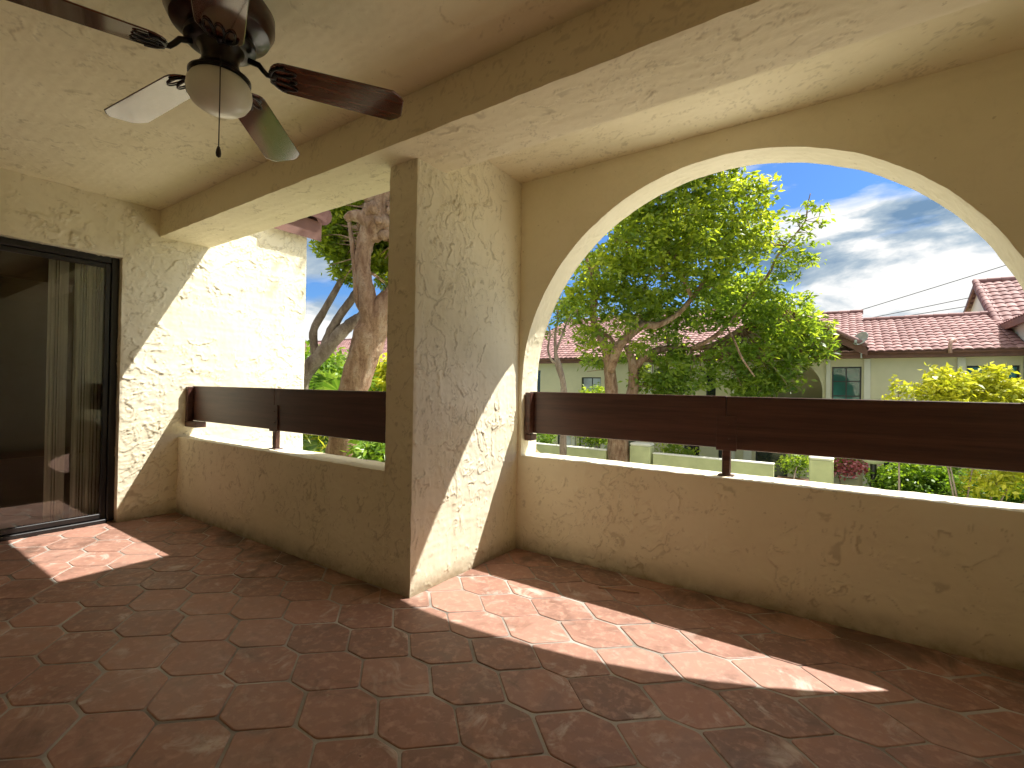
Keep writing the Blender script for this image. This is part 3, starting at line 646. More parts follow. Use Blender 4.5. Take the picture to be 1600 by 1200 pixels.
# gable roof over the arched bay of h2
b = MB(); top = 4.05; slx = np.array([.80 + 1.79 - .0, 0, 2.52 - top]); Ls = np.linalg.norm(slx)
roof_sheet(b, (.72, 19.25, 2.56), (0, 1, 0), (-slx) / Ls, 3.2, Ls); roof_sheet(b, (-4.25, 19.25, 2.56), (0, 1, 0), np.array([-slx[0] * -1, 0, -slx[2]]) / Ls, 3.2, Ls)
ridge_caps(b, (-1.79, 19.22, top + .06), (-1.79, 22.5, top + .06)); ridge_caps(b, (.70, 19.25, 2.64), (-1.79, 19.25, top + .09), .09, .3); ridge_caps(b, (-4.28, 19.25, 2.64), (-1.79, 19.25, top + .09), .09, .3)
gb = b.build('bay_roof', ROOF, h2, attr=True, auto=50)
f = MB(); w_ = .22
for s_ in (1, -1):
    f.add([(-1.79 + s_ * 2.50, 19.30, 2.54 - w_), (-1.79 + s_ * 2.50, 19.30, 2.55), (-1.79, 19.30, top), (-1.79, 19.30, top - w_ - .08),
           (-1.79 + s_ * 2.50, 19.36, 2.54 - w_), (-1.79 + s_ * 2.50, 19.36, 2.55), (-1.79, 19.36, top), (-1.79, 19.36, top - w_ - .08)],
          [(0, 1, 2, 3), (7, 6, 5, 4), (0, 3, 7, 4), (1, 5, 6, 2), (0, 4, 5, 1)])
f.build('bargeboard', BROWN, gb)
f = MB(); f.add([(-4.2, 19.8, 2.3), (.62, 19.8, 2.3), (-1.79, 19.8, top - .08)], [(0, 1, 2)]); f.build('gable_wall', FAC, gb)
# tall block at the right
h7 = empty('townhouse', (0, 0, 0), 'taller townhouse block at the right edge with a steep pink tiled gable', 'house', 'townhouses across the courtyard')
f = MB(); XG = 4.41; zt = 3.30
f.add([(XG, 19.3, G), (XG, 22.2, G), (XG, 22.2, zt), (XG, 19.3, zt)], [(0, 1, 2, 3)])
f.add([(XG, 22.2, G), (XG, 27.0, G), (XG, 27.0, 4.62), (XG, 25.5, 5.36), (XG, 22.2, zt)], [(0, 1, 2, 3, 4)])
f.add([(XG, 19.3, G), (14, 19.3, G), (14, 19.3, zt), (XG, 19.3, zt)], [(0, 3, 2, 1)]); f.add([(XG, 27, G), (14, 27, G), (14, 27, 4.6), (XG, 27, 4.6)], [(0, 1, 2, 3)]); f.add([(14, 19.3, G), (14, 27, G), (14, 27, zt), (14, 19.3, zt)], [(0, 1, 2, 3)])
f.build('wall', simple('shaded_white_render', (.70, .70, .64), .85, .2, var=.05, sc=1.5), h7)
b = MB(); sl = np.array([0, 25.5 - 22.0, 5.42 - 3.22]); Lv = np.linalg.norm(sl); roof_sheet(b, (4.25, 22.0, 3.26), (1, 0, 0), sl / Lv, 9.75, Lv, .25, .34)
sl2 = np.array([0, -1.9, 5.42 - 4.6]); L2 = np.linalg.norm(sl2); roof_sheet(b, (4.25, 27.4, 4.55), (1, 0, 0), sl2 / L2, 9.75, L2, .25, .34)
sl3 = np.array([4.0, 0, 1.75]); L3 = np.linalg.norm(sl3); roof_sheet(b, (4.22, 18.9, 3.36), (0, 1, 0), sl3 / L3, 3.9, L3, .25, .34)
ridge_caps(b, (4.22, 25.5, 5.50), (14, 25.5, 5.50)); ridge_caps(b, (4.28, 21.95, 3.36), (4.28, 25.5, 5.52), .115, .34); b.build('roof', ROOF, h7, attr=True, auto=50)
f = MB(); f.bbox(4.2, 4.27, 18.9, 22.15, 3.16, 3.36, .006)
f.add([(4.22, 22.0, 3.06), (4.22, 25.5, 5.24), (4.22, 25.5, 5.42), (4.22, 22.0, 3.26), (4.28, 22.0, 3.06), (4.28, 25.5, 5.24), (4.28, 25.5, 5.42), (4.28, 22.0, 3.26)], [(0, 1, 2, 3), (7, 6, 5, 4), (0, 4, 5, 1), (3, 2, 6, 7), (0, 3, 7, 4)])
f.add([(4.22, 27.4, 4.36), (4.22, 25.5, 5.24), (4.22, 25.5, 5.42), (4.22, 27.4, 4.55), (4.28, 27.4, 4.36), (4.28, 25.5, 5.24), (4.28, 25.5, 5.42), (4.28, 27.4, 4.55)], [(3, 2, 1, 0), (4, 5, 6, 7), (1, 5, 4, 0), (7, 6, 2, 3), (4, 7, 3, 0)]); f.build('bargeboard', BROWN, h7)
# vent pipe on h1
f = MB(); f.tube([(2.72, 19.42, 2.36), (2.72, 19.42, 2.62), (2.74, 19.45, 2.72), (2.80, 19.55, 2.76), (2.86, 19.68, 2.74)], .05, 10); f.build('vent_pipe', PIPE, h1, smooth=True)
# satellite dish
d = empty('satellite_dish', (.55, 19.35, 2.45), 'round grey satellite dish on the eave beside the end of the gable', 'satellite dish')
f = MB(); n = 28; pr = [(.001, .0), (.06, .004), (.13, .018), (.20, .044), (.245, .068), (.25, .072), (.245, .078), (.20, .054), (.10, .02), (.001, .01)]; f.lathe(pr, n); o = f.build('reflector', GREY, d, smooth=True); o.location = (.0, -.05, .40); o.rotation_euler = (R(62), 0, R(-38))
f = MB(); f.tube([(.0, .06, -.2), (.0, .06, .30), (.0, 0, .38)], .024, 10); f.bbox(-.06, .06, .03, .10, -.02, .06); f.build('mast', GREY, d)
f = MB(); f.tube([(0, -.04, .26), (-.12, -.30, .22), (-.16, -.40, .30)], .014, 8); f.bbox(-.20, -.13, -.45, -.37, .27, .36); f.build('feed_arm', GREY, d)
# overhead wires far behind
for lab, p, q in (('highest thin power line crossing the clouds above the pink roofs', (-12, 40, 2.9), (30, 40, 16)), ('faint power line just below the highest one', (-10, 40, 4.1), (30, 40, 12.0)), ('third power line, sloping down behind the low ridge', (-10, 40, 4.5), (30, 40, 10.2)), ('lowest power line, just above the low ridge', (-8, 40, 4.75), (30, 40, 8.9))):
    P = [np.array(p) * (1 - t) + np.array(q) * t - np.array([0, 0, 1.2 * t * (1 - t)]) for t in np.linspace(0, 1, 16)]
    f = MB(); f.tube(P, .022, 6); f.build('power_line', CABLE, label=lab, cat='power line', group='power lines behind the roofs')

# neighbour's tiled eave over the end of the side wall
nb = empty('neighbour_roof', (0, 0, 0), 'corner of a pink tiled roof with dark fascia over the end of the left wall', 'roof')
b = MB(); s3 = np.array([-1, 0, .42]); s3 /= np.linalg.norm(s3); roof_sheet(b, (-4.50, 2.50, 2.80), (0, 1, 0), s3, .55, 2.4, .235, .33)
ridge_caps(b, (-4.50, 3.04, 2.86), (-6.6, 3.04, 3.74), .09, .3); b.build('tiles', ROOF, nb, attr=True, auto=50)
f = MB(); f.add([(-4.53, 2.5, 2.60), (-4.53, 3.03, 2.60), (-4.53, 3.03, 2.80), (-4.53, 2.5, 2.80), (-6.6, 2.5, 3.46), (-6.6, 3.03, 3.46), (-6.6, 3.03, 3.66), (-6.6, 2.5, 3.66)], [(0, 1, 2, 3), (0, 4, 5, 1), (1, 5, 6, 2), (3, 2, 6, 7), (0, 3, 7, 4)]); f.build('fascia', BROWN, nb)

# ------------------------------------------------------------------ ground, garden walls
f = MB(); f.add([(-150, -60, G), (150, -60, G), (150, 220, G), (-150, 220, G)], [(0, 1, 2, 3)]); f.build('ground', GROUND, label='lawn of the courtyard below', cat='ground', kind='structure')
f = MB(); f.box(-40, 14, 16.6, 18.6, G - .1, G + .004); f.box(-26, 18, 5.6, 12.4, G - .1, G + .004); f.box(XP + .6, 18, 3.1, 5.6, G - .1, G + .004); f.build('path', PAVE, label='concrete path and unseen paving added to bounce light into the patio', cat='path', kind='structure')  # paving added out of view to bounce light up to the ceiling
f = MB(); f.box(XL - 8, XL - .24, -4, 2.6, G, 2.7, skip='r'); f.box(XL - .25, XR + .2, YB - 3, 1.9, G, -.26); f.box(XPL, XR + .2, 1.9, YO - .02, G, -.26); f.build('building_below', FAC, label='cream building storey below the patio', cat='building')
def gwall(x0, x1, top, label, z0=G):
    w = empty('garden_wall', (x0, 15, z0), label, 'wall', 'low garden walls of the courtyard'); L = x1 - x0
    f = MB(); f.bbox(0, L, 0, .2, 0, top - z0 - .03, .012); f.build('wall_face', WALLG, w)
    f = MB(); f.bbox(-.012, L + .012, -.012, .212, top - z0 - .028, top - z0 + .012, .012); f.build('lit_top', CAP, w)
gwall(-11.2, -6.40, -.93, 'low yellow green garden wall left of the big tree trunk'); gwall(-4.84, -1.50, -.885, 'low yellow green garden wall in the middle, right of the rounded post')
def gpost(x0, x1, top, label):
    w = empty('garden_post', ((x0 + x1) / 2, 14.95, G), label, 'post', 'square garden wall posts'); L = (x1 - x0) / 2
    f = MB(); f.bbox(-L, L, 0, .45, 0, top - G - .09, .03); f.build('shaft', WALLG, w)
    f = MB(); f.bbox(-L - .01, L + .01, -.01, .46, top - G - .088, top - G, .045); f.build('cap', CAP, w)
gpost(-5.59, -4.92, -.61, 'square rendered garden post just right of the big tree trunk'); gpost(-.67, -.13, -.575, 'square rendered garden post to the right of the wooden planter')
pb = empty('planter_box', (-1.47, 15.3, G), 'low brown wooden planter between garden wall and right post', 'planter')
f = MB(); f.bbox(0, .78, 0, .06, 0, 1.32, .01); f.bbox(0, .78, .6, .66, 0, 1.32, .01); f.bbox(0, .06, .06, .6, 0, 1.32, .01); f.bbox(.72, .78, .06, .6, 0, 1.32, .01); f.build('panel', BROWN, pb)
f = MB(); f.bbox(-.02, .8, -.03, .69, 1.322, 1.36, .01); f.build('rim', BROWN, pb)
f = MB(); f.bbox(.06, .72, .06, .6, 1.15, 1.25, .01); f.build('soil', simple('soil', (.05, .035, .02), .95), pb)
gl = empty('garden_lamp', (.78, 16.8, G), 'pale domed garden lamp on a dark post left of the round hedge', 'lamp')
f = MB(); f.tube([(0, 0, 0), (0, 0, 1.88)], .075, 12); f.build('post', BLACK, gl, auto=40)
f = MB(); f.lathe([(.08, 1.84), (.16, 1.86), (.27, 1.93), (.32, 2.01), (.31, 2.06), (.24, 2.13), (.1, 2.18), (.001, 2.19)], 28); f.build('shade', simple('lamp_shade_cream', (.72, .74, .55), .6), gl, smooth=True)

# ------------------------------------------------------------------ trees and plants
def leaf_mesh(name, C, L, Wd, m, par, droop=.25, up=.35, tint=None, cone=None):
    N = len(C); C = np.asarray(C); L = np.broadcast_to(L, (N,)) * RNG.uniform(.7, 1.25, N); Wd = np.broadcast_to(Wd, (N,)) * RNG.uniform(.75, 1.2, N)
    d = RNG.normal(size=(N, 3)); d[:, 2] = d[:, 2] * .6 - droop
    if cone is not None: d = d * .55 + cone
    d /= np.linalg.norm(d, axis=1)[:, None]
    n = RNG.normal(size=(N, 3)) * .7; n[:, 2] += up; s = np.cross(d, n); s /= np.linalg.norm(s, axis=1)[:, None] + 1e-9; n = np.cross(s, d)
    b = C; t = C + d * L[:, None] - n * (L * .12)[:, None]; md = C + d * (L * .45)[:, None]
    a_ = md + s * (Wd * .5)[:, None] + n * (Wd * .12)[:, None]; c_ = md - s * (Wd * .5)[:, None] + n * (Wd * .12)[:, None]
    V = np.stack([b, a_, t, c_], 1).reshape(-1, 3); Q = np.arange(4 * N).reshape(-1, 4)
    if tint is None: tint = RNG.random(N)
    return fast_mesh(name, V, Q, m, par, smooth=False, tint=tint)
def clump(c, r, dens, spray=.22, per=9, flat=.8, shell=.45):
    """leaf positions of one foliage mass: sprays of leaves scattered toward the outside of an uneven ball"""
    n = max(3, int(dens * r ** 2.2 / per)); u = RNG.normal(size=(n, 3)); u /= np.linalg.norm(u, axis=1)[:, None]
    bump = 1 + .35 * pn(u[:, 0] * 2.2 + c[0], u[:, 1] * 2.2 + u[:, 2] * 1.7 + c[1], 9) + .18 * pn(u[:, 0] * 6 + c[0], u[:, 1] * 6 + u[:, 2] * 5, 10)
    rr = r * (shell + (1 - shell) * RNG.random(n) ** .6) * bump; P = np.array(c) + u * rr[:, None] * [1, 1, flat]
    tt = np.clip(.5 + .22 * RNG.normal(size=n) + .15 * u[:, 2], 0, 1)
    sp = np.repeat(P, per, 0) + RNG.normal(size=(n * per, 3)) * spray * [1, 1, .6] * .5
    return sp, np.clip(np.repeat(tt, per) + RNG.normal(0, .13, n * per), 0, 1)
def crown(name, cl, dens, L, Wd, m, par, **k):
    kk = {a: k.pop(a) for a in ('spray', 'per', 'flat', 'shell') if a in k}
    Ps, Ts = zip(*[clump(c[:3], c[3], dens * (c[4] if len(c) > 4 else 1), **kk) for c in cl])
    return leaf_mesh(name, np.concatenate(Ps), L, Wd, m, par, tint=np.concatenate(Ts), **k)
def smooth_path(P, sub=4):
    P = np.array(P, float); n = len(P); out = []
    for i in range(n - 1):
        p0, p1, p2, p3 = P[max(i - 1, 0)], P[i], P[i + 1], P[min(i + 2, n - 1)]
        for t in np.arange(sub) / sub: out.append(.5 * ((2 * p1) + (-p0 + p2) * t + (2 * p0 - 5 * p1 + 4 * p2 - p3) * t * t + (-p0 + 3 * p1 - 3 * p2 + p3) * t ** 3))
    out.append(P[-1]); return np.array(out)
def limb(b, P, n=12, sub=4, wob=.05):
    Q = smooth_path(P, sub); b.tube(Q[:, :3], np.maximum(Q[:, 3], .008), n, wob=wob)
def twigs(b, cl, starts, n=3, r=.022):
    """thin branches from the nearest limb point into every foliage mass"""
    Sx = np.array(starts)[:, :3]
    for c in cl:
        c_ = np.array(c[:3]); order = np.argsort(np.linalg.norm(Sx - c_, axis=1)); s0 = Sx[order[0]]
        for k in range(n):
            e = c_ + RNG.normal(size=3) * c[3] * .45; m_ = s0 * .45 + e * .55 + RNG.normal(size=3) * .12 * c[3] + np.array([0, 0, .1 * c[3]])
            b.tube(smooth_path([(*s0, r), (*m_, r * .6), (*e, r * .3)], 4)[:, :3], np.linspace(r, r * .3, 9), 5)

# big tree in the courtyard
bt = empty('courtyard_tree', (-5.97, 15.1, G), 'big leafy tree with forked trunk filling the middle of the arch', 'tree')
def rel(P, o): return [[p[0] - o[0], p[1] - o[1], p[2] - o[2], *p[3:]] for p in P]
o_ = bt.location
MTl = [[[-5.97, 15.09, -2.75, .40], [-5.96, 15.08, -1.67, .357], [-6.01, 15.04, -.62, .336], [-6.10, 14.98, .05, .29], [-6.16, 14.93, .5, .22]],
 [[-6.12, 14.96, .11, .231], [-6.2, 14.9, .95, .21], [-6.26, 14.85, 1.69, .189], [-6.28, 14.84, 2.0, .17]],
 [[-6.24, 14.8, 1.75, .14], [-6.24, 14.37, 2.39, .123], [-6.47, 14.21, 3., .113], [-6.56, 14.15, 3.51, .092], [-6.51, 14.17, 4.12, .082], [-6.6, 14.11, 4.73, .061], [-6.78, 13.98, 5.34, .041]],
 [[-6.2, 14.75, 1.7, .15], [-5.83, 14.42, 2.38, .152], [-5.5, 14.64, 2.85, .152], [-5.17, 14.86, 3.12, .131], [-4.83, 15.09, 3.14, .111], [-4.5, 15.31, 3.31, .091], [-4.09, 15.59, 3.73, .081], [-3.6, 15.92, 4.54, .061], [-3.1, 16.25, 5.57, .051], [-2.62, 16.57, 6.79, .03]],
 [[-6.06, 14.99, 2.38, .063], [-6.23, 14.86, 2.74, .063], [-6.5, 14.68, 2.98, .053], [-6.67, 14.56, 3.25, .042]],
 [[-6.02, 15.25, -.45, .25], [-5.84, 15.5, .5, .2], [-5.75, 15.69, 1.28, .183], [-5.76, 15.68, 1.82, .172], [-5.85, 15.61, 2.25, .129], [-5.98, 15.52, 2.57, .097]],
 [[-5.76, 15.68, 1.75, .14], [-5.5, 15.85, 2.15, .129], [-5.14, 16.09, 2.4, .118], [-4.7, 16.4, 2.53, .097], [-4.16, 16.76, 2.5, .086], [-3.63, 17.12, 2.62, .086], [-3.1, 17.48, 2.95, .075], [-2.4, 17.96, 3.51, .054], [-1.87, 18.31, 4.17, .043]],
 [[-4.1, 16.5, 2.49, .073], [-3.5, 16.49, 2.77, .073], [-3.08, 16.77, 3.2, .062], [-2.65, 17.05, 3.83, .052], [-1.98, 17.51, 4.88, .046], [-1.73, 17.67, 5.51, .041], [-1.31, 17.96, 6.14, .031], [-1., 18.16, 6.66, .025], [-.94, 18.2, 7.18, .019], [-.87, 18.24, 7.55, .012]],
 [[-4.16, 15.05, 5.23, .059], [-4.81, 14.6, 5.51, .059], [-5.38, 14.21, 5.64, .059], [-5.79, 13.93, 5.69, .049]],
 [[-3.9, 15.7, 4.0, .07], [-4.3, 15.0, 5.3, .06], [-4.6, 14.5, 6.6, .05], [-4.5, 14.6, 7.8, .04]],
 [[-3.08, 16.77, 3.2, .03], [-2.75, 16.2, 2.7, .032], [-2.47, 15.95, 2.1, .03], [-2.14, 16.1, 1.55, .018]]]
CA = [[-5.07, 14.18, 5.54, 1.13], [-4.27, 14.72, 6.24, 1.13], [-3.16, 15.48, 6.74, 1.0], [-2.28, 16.07, 7.1, .66], [-1.95, 16.3, 6.5, .5], [-4.74, 14.42, 4.38, 1.1], [-6.02, 13.54, 4.65, .84], [-6.57, 13.17, 3.76, .7], [-6.08, 13.03, 3.03, .42, .8], [-6.4, 12.9, 3.55, .45, .8], [-5.76, 13.26, 2.3, .34, .8], [-4.71, 13.97, 2.4, .4, .7], [-5.22, 13.62, 3.05, .45, .7], [-6.15, 13.1, 2.35, .3, .8], [-3.62, 15.17, 5.18, 1.1], [-2.66, 15.82, 5.49, .9], [-3.89, 14.97, 7.6, .87], [-5.08, 14.16, 6.9, .97], [-4.29, 14.69, 8.27, 1.16], [-3.17, 15.45, 8.4, 1.16], [-5.42, 13.92, 8.25, .97], [-5.6, 16.2, 6.2, 1.3], [-4.4, 17.4, 6.6, 1.4], [-2.6, 18.2, 6.4, 1.0]]
CB = [[-3.73, 16.56, 4.05, 1.3], [-4.77, 15.86, 3.5, .8], [-2.43, 17.45, 4.1, 1.1], [-1.56, 18.05, 3.6, 1.08], [-1.08, 18.42, 2.7, .95], [-1.98, 17.77, 2.2, 1.0], [-3.02, 17.06, 2.28, .8], [-4.49, 16.06, 1.83, .78], [-.75, 18.6, 3.1, .5], [-6.16, 14.9, 4., .9], [-7.02, 14.33, 2.83, .45, .6], [-6.57, 14.63, 2.1, .42, .6], [-4.31, 16.19, 1.31, .58], [-2.66, 17.31, 1.34, .6], [-1.88, 17.85, 1.36, .52], [-3.53, 16.72, 1.53, .45], [-.32, 18.9, 2.44, .27], [-5.46, 15.38, 3.7, .7], [-7.3, 14.0, 3.6, .5, .6], [-6.9, 15.6, 5.2, .9], [-3.3, 19.0, 4.6, 1.1], [-6.45, 15.4, 2.75, .5, .7], [-6.0, 16.2, 2.3, .5, .7], [-5.1, 16.6, 2.75, .7, .7], [-4.4, 17.0, 2.35, .6, .7], [-7.2, 15.2, 2.9, .45, .7], [-5.4, 16.6, 1.75, .55, .7], [-7.3, 15.3, 2.1, .4, .6], [-5.6, 15.9, 1.35, .5], [-5.0, 16.2, 1.25, .55], [-2.3, 17.5, 1.3, .6], [-1.5, 17.9, 1.55, .55]]
CC = [[-1.28, 17.62, 5.45, .46, .8], [-1.58, 17.4, 5.95, .26, .7], [-.81, 17.93, 6.0, .3, .6], [-1.03, 17.78, 6.4, .25, .5], [-.55, 18.12, 6.62, .17, .5], [-1.25, 17.6, 6.6, .17, .4], [-.84, 17.91, 7.12, .12, .5], [-.58, 18.11, 6.95, .14, .5], [-.95, 17.9, 5.3, .3, .6], [-1.75, 17.3, 5.2, .25, .7], [-1.5, 17.5, 4.8, .4, .8]]
b = MB()
for P in MTl: limb(b, rel(P, o_))
allp = np.concatenate([smooth_path(P)[:, :3] for P in MTl[2:-1]]) - np.array(o_)
twigs(b, rel(CA + CB, o_), allp, 3); twigs(b, rel(CC, o_), allp, 2, .012)
b.build('trunk', BARK, bt, smooth=True)
cr = crown('crown', rel(CA, o_), 950, .225, .092, LEAF, bt)
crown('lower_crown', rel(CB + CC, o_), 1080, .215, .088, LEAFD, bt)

# slender tree left of it
st = empty('slender_tree', (-6.42, 11.97, G), 'thin crooked young tree with sparse leaves at the left edge of the arch', 'tree'); o_ = st.location
STl = [[[-6.42, 11.97, -2.72, .11], [-6.40, 11.97, -1., .1], [-6.42, 11.97, .5, .09], [-6.41, 11.97, 1.04, .09], [-6.46, 11.94, 1.4, .081], [-6.55, 11.87, 1.76, .095], [-6.61, 11.82, 2.11, .047], [-6.62, 11.81, 2.65, .039], [-6.56, 11.85, 3.1, .031], [-6.63, 11.8, 3.46, .022]],
       [[-6.55, 11.87, 1.79, .063], [-6.7, 11.77, 1.88, .036], [-6.79, 11.7, 2.2, .029], [-6.74, 11.73, 2.65, .023], [-6.9, 11.7, 3.0, .012]], [[-6.61, 11.82, 2.11, .036], [-6.47, 11.92, 2.57, .029], [-6.33, 12.01, 3.02, .022], [-6.1, 12.1, 3.3, .012]]]
SC = [[-6.6, 11.85, 2.95, .28], [-6.3, 12.05, 3.05, .26], [-6.75, 11.75, 3.4, .26], [-6.45, 11.9, 3.5, .25], [-6.85, 11.7, 2.6, .2], [-6.15, 12.2, 3.3, .25], [-6.5, 11.9, 2.7, .16]]
b = MB()
for P in STl: limb(b, rel(P, o_), 10)
twigs(b, rel(SC, o_), np.concatenate([smooth_path(P)[:, :3] for P in STl]) - np.array(o_), 2, .012); b.build('trunk', BARKG, st, smooth=True)
crown('crown', rel(SC, o_), 1500, .14, .05, LEAFD, st, spray=.15, per=5, shell=.2)

# gnarled tree and its leaning neighbour beyond the far opening
lt = empty('gnarled_tree', (-6.56, 4.62, G), 'thick pale trunked tree with a knobby burl, beyond the far left opening', 'tree'); o_ = lt.location
LTl = [[[-6.75, 4.5, -2.75, .34], [-6.68, 4.54, -1.6, .27], [-6.56, 4.62, -.49, .239], [-6.43, 4.7, .03, .222], [-6.33, 4.77, .71, .219], [-6.22, 4.83, 1.24, .222], [-6.11, 4.9, 1.66, .239], [-6.04, 4.95, 1.96, .252], [-5.86, 5.08, 2.28, .235], [-5.64, 5.22, 2.62, .2], [-5.44, 5.36, 3.1, .18], [-5.38, 5.4, 3.72, .15], [-5.38, 5.4, 4.5, .12], [-5.3, 5.45, 5.5, .08]],
       [[-6.0, 4.93, 1.95, .18], [-5.99, 4.86, 2.2, .15], [-6.03, 4.83, 2.5, .128], [-6.09, 4.79, 2.9, .116], [-6.06, 4.8, 3.26, .125], [-6., 4.84, 3.46, .157], [-5.95, 4.87, 3.60, .19], [-5.91, 4.9, 3.79, .185], [-5.84, 4.95, 4.07, .138], [-5.8, 4.97, 4.6, .108], [-6.1, 4.8, 5.4, .07]],
       [[-5.90, 4.81, 3.57, .15], [-6.02, 4.71, 3.64, .107], [-6.15, 4.62, 3.66, .078], [-6.23, 4.57, 3.60, .05]],
       [[-6.04, 4.86, 2.15, .06], [-6.14, 4.76, 2.39, .056], [-6.17, 4.73, 2.78, .049], [-6.22, 4.7, 3.22, .039], [-6.4, 4.75, 3.7, .025]],
       [[-5.78, 5.12, 3.3, .1], [-5.2, 5.2, 4.6, .08], [-4.2, 5.5, 6.0, .06], [-3.2, 5.8, 7.2, .04], [-2.5, 5.9, 7.6, .02]]]
LC = [[-7.44, 4.94, 3.92, .22], [-7.26, 5.07, 4.14, .29], [-7.03, 5.22, 4.09, .29], [-7.3, 5.04, 3.48, .22], [-7.07, 5.2, 3.32, .24], [-7.17, 5.13, 3.76, .26], [-6.9, 5.32, 4.09, .24], [-6.55, 5.56, 3.33, .15], [-6.54, 5.57, 2.89, .13], [-7.16, 5.14, 3.04, .14], [-7.0, 5.25, 3.75, .34], [-7.3, 5.2, 3.55, .32], [-7.5, 5.2, 3.95, .3], [-6.85, 5.2, 4.1, .3], [-7.17, 5.55, 4.13, .40], [-7.42, 5.38, 3.9, .26], [-7.21, 5.53, 3.51, .36], [-6.98, 5.69, 3.74, .33], [-6.62, 5.83, 3.08, .2], [-6.59, 5.85, 3.69, .28], [-7.26, 5.49, 4.4, .4], [-6.8, 5.7, 4.5, .42], [-6.4, 5.5, 4.3, .4], [-7.28, 5.41, 3.05, .18], [-6.85, 5.8, 3.3, .2], [-6.3, 5.2, 5.2, .7], [-5.6, 5.3, 5.6, .8], [-7.0, 5.4, 5.2, .7], [-2.45, 5.95, 7.9, .3, .8], [-2.5, 5.85, 7.3, .22, .8], [-2.7, 6.2, 8.4, .35, .6], [-7.0, 5.6, 3.3, .3], [-6.7, 5.7, 4.1, .35], [-6.9, 5.9, 3.6, .4], [-7.3, 5.7, 3.8, .4], [-6.4, 6.0, 3.3, .35], [-6.3, 5.9, 2.75, .2], [-6.9, 5.7, 4.4, .4], [-5.0, 5.4, 5.4, .6], [-6.6, 6.0, 2.66, .14]]
b = MB()
for P in LTl: limb(b, rel(P, o_), 18, 5, .045)
for k in range(34):      # burl lumps, half sunk in the limb
    c = np.array([-5.94, 4.87, 3.66]) - np.array(o_) + RNG.normal(size=3) * [.13, .09, .13]; r_ = RNG.uniform(.05, .11); th = np.arange(12) / 12 * 2 * pi; pr = np.linspace(.05, pi - .05, 9); V = []
    for t_ in pr:
        d_ = np.c_[np.sin(t_) * np.cos(th), np.sin(t_) * np.sin(th), np.full(12, np.cos(t_))]; V.append(c + d_ * (r_ * (1 + .45 * pn(d_[:, 0] * 2 + k * 3.7, d_[:, 1] * 2 + d_[:, 2] * 1.7, 5)))[:, None])
    b.add(np.concatenate(V), [(q * 12 + w_, (q + 1) * 12 + w_, (q + 1) * 12 + (w_ + 1) % 12, q * 12 + (w_ + 1) % 12) for q in range(8) for w_ in range(12)])
twigs(b, rel(LC, o_), np.concatenate([smooth_path(P)[::2, :3] for P in LTl[:2] + LTl[4:]]) - np.array(o_), 2, .014)
b.build('trunk', BARK, lt, smooth=True); crown('crown', rel(LC, o_), 7500, .115, .055, LEAF, lt, spray=.13, per=8, shell=.3)
l2 = empty('leaning_tree', (-8.6, 4.6, G), 'grey trunk leaning to the right behind the left wall end, splitting into bare limbs', 'tree'); o_ = l2.location
L2l = [[[-8.75, 4.5, -2.75, .22], [-8.5, 4.65, -1., .18], [-8.2, 4.83, .3, .16], [-8.04, 4.93, .81, .149], [-7.92, 5., 1.25, .137], [-7.67, 5.17, 1.63, .126], [-7.4, 5.35, 2., .114], [-7.22, 5.47, 2.2, .103], [-7.06, 5.58, 2.34, .091], [-6.75, 5.79, 2.72, .08], [-6.38, 6.04, 3.3, .069], [-6.1, 6.3, 4.2, .05]],
       [[-7.6, 5.22, 1.75, .1], [-7.55, 5.25, 2., .08], [-7.4, 5.35, 2.33, .074], [-7.19, 5.49, 2.7, .069], [-6.99, 5.62, 3.06, .057], [-6.76, 5.78, 3.52, .046], [-6.6, 5.9, 4.1, .03]],
       [[-7.72, 5.14, 1.52, .09], [-7.77, 5.1, 1.75, .072], [-7.78, 5.09, 2.07, .069], [-7.64, 5.19, 2.41, .063], [-7.47, 5.3, 2.78, .057], [-7.33, 5.39, 3.17, .046], [-7.25, 5.44, 3.8, .034]]]
b = MB()
for P in L2l: limb(b, rel(P, o_), 14, 5, .05)
b.build('trunk', BARKG, l2, smooth=True); crown('crown', rel([[-7.2, 5.5, 4.3, .4], [-6.6, 6.0, 4.5, .5], [-6.1, 6.4, 4.8, .5]], o_), 2200, .11, .05, LEAFD, l2, spray=.13)

# fan palm, broad leaf plants
def fan_leaf(b, base, tip, rad, nf=22, arc=250, tilt=.2):
    base, tip = np.array(base, float), np.array(tip, float); b.tube([base, (base + tip) / 2 + [0, 0, .06], tip], [.016, .013, .01], 6)
    d = tip - base; d /= np.linalg.norm(d); s = np.cross(d, [0, .25, 1.]); s /= np.linalg.norm(s); n = np.cross(s, d)
    for i in range(nf):
        a = R(-arc / 2 + arc * i / (nf - 1)); v = d * cos(a) + s * sin(a); r = rad * (.75 + .25 * cos(a / 1.3)) * random.uniform(.92, 1.05); w = np.cross(v, n) * rad * .055
        e = tip + v * r + np.array([0, 0, -r * tilt]) ; m_ = tip + v * r * .55 + n * .02
        b.add([tip, m_ + w, e, m_ - w], [(0, 1, 2, 3)], random.random())
fp = empty('fan_palm', (-8.3, 5.9, G), 'green fan palm with pleated leaves behind the gnarled trunk', 'palm'); b = MB()
f = MB(); f.tube([(0, 0, 0), (.03, 0, 1.6), (0, 0, 3.0)], [.12, .1, .09], 10, wob=.06); f.build('trunk', BARKG, fp, smooth=True)
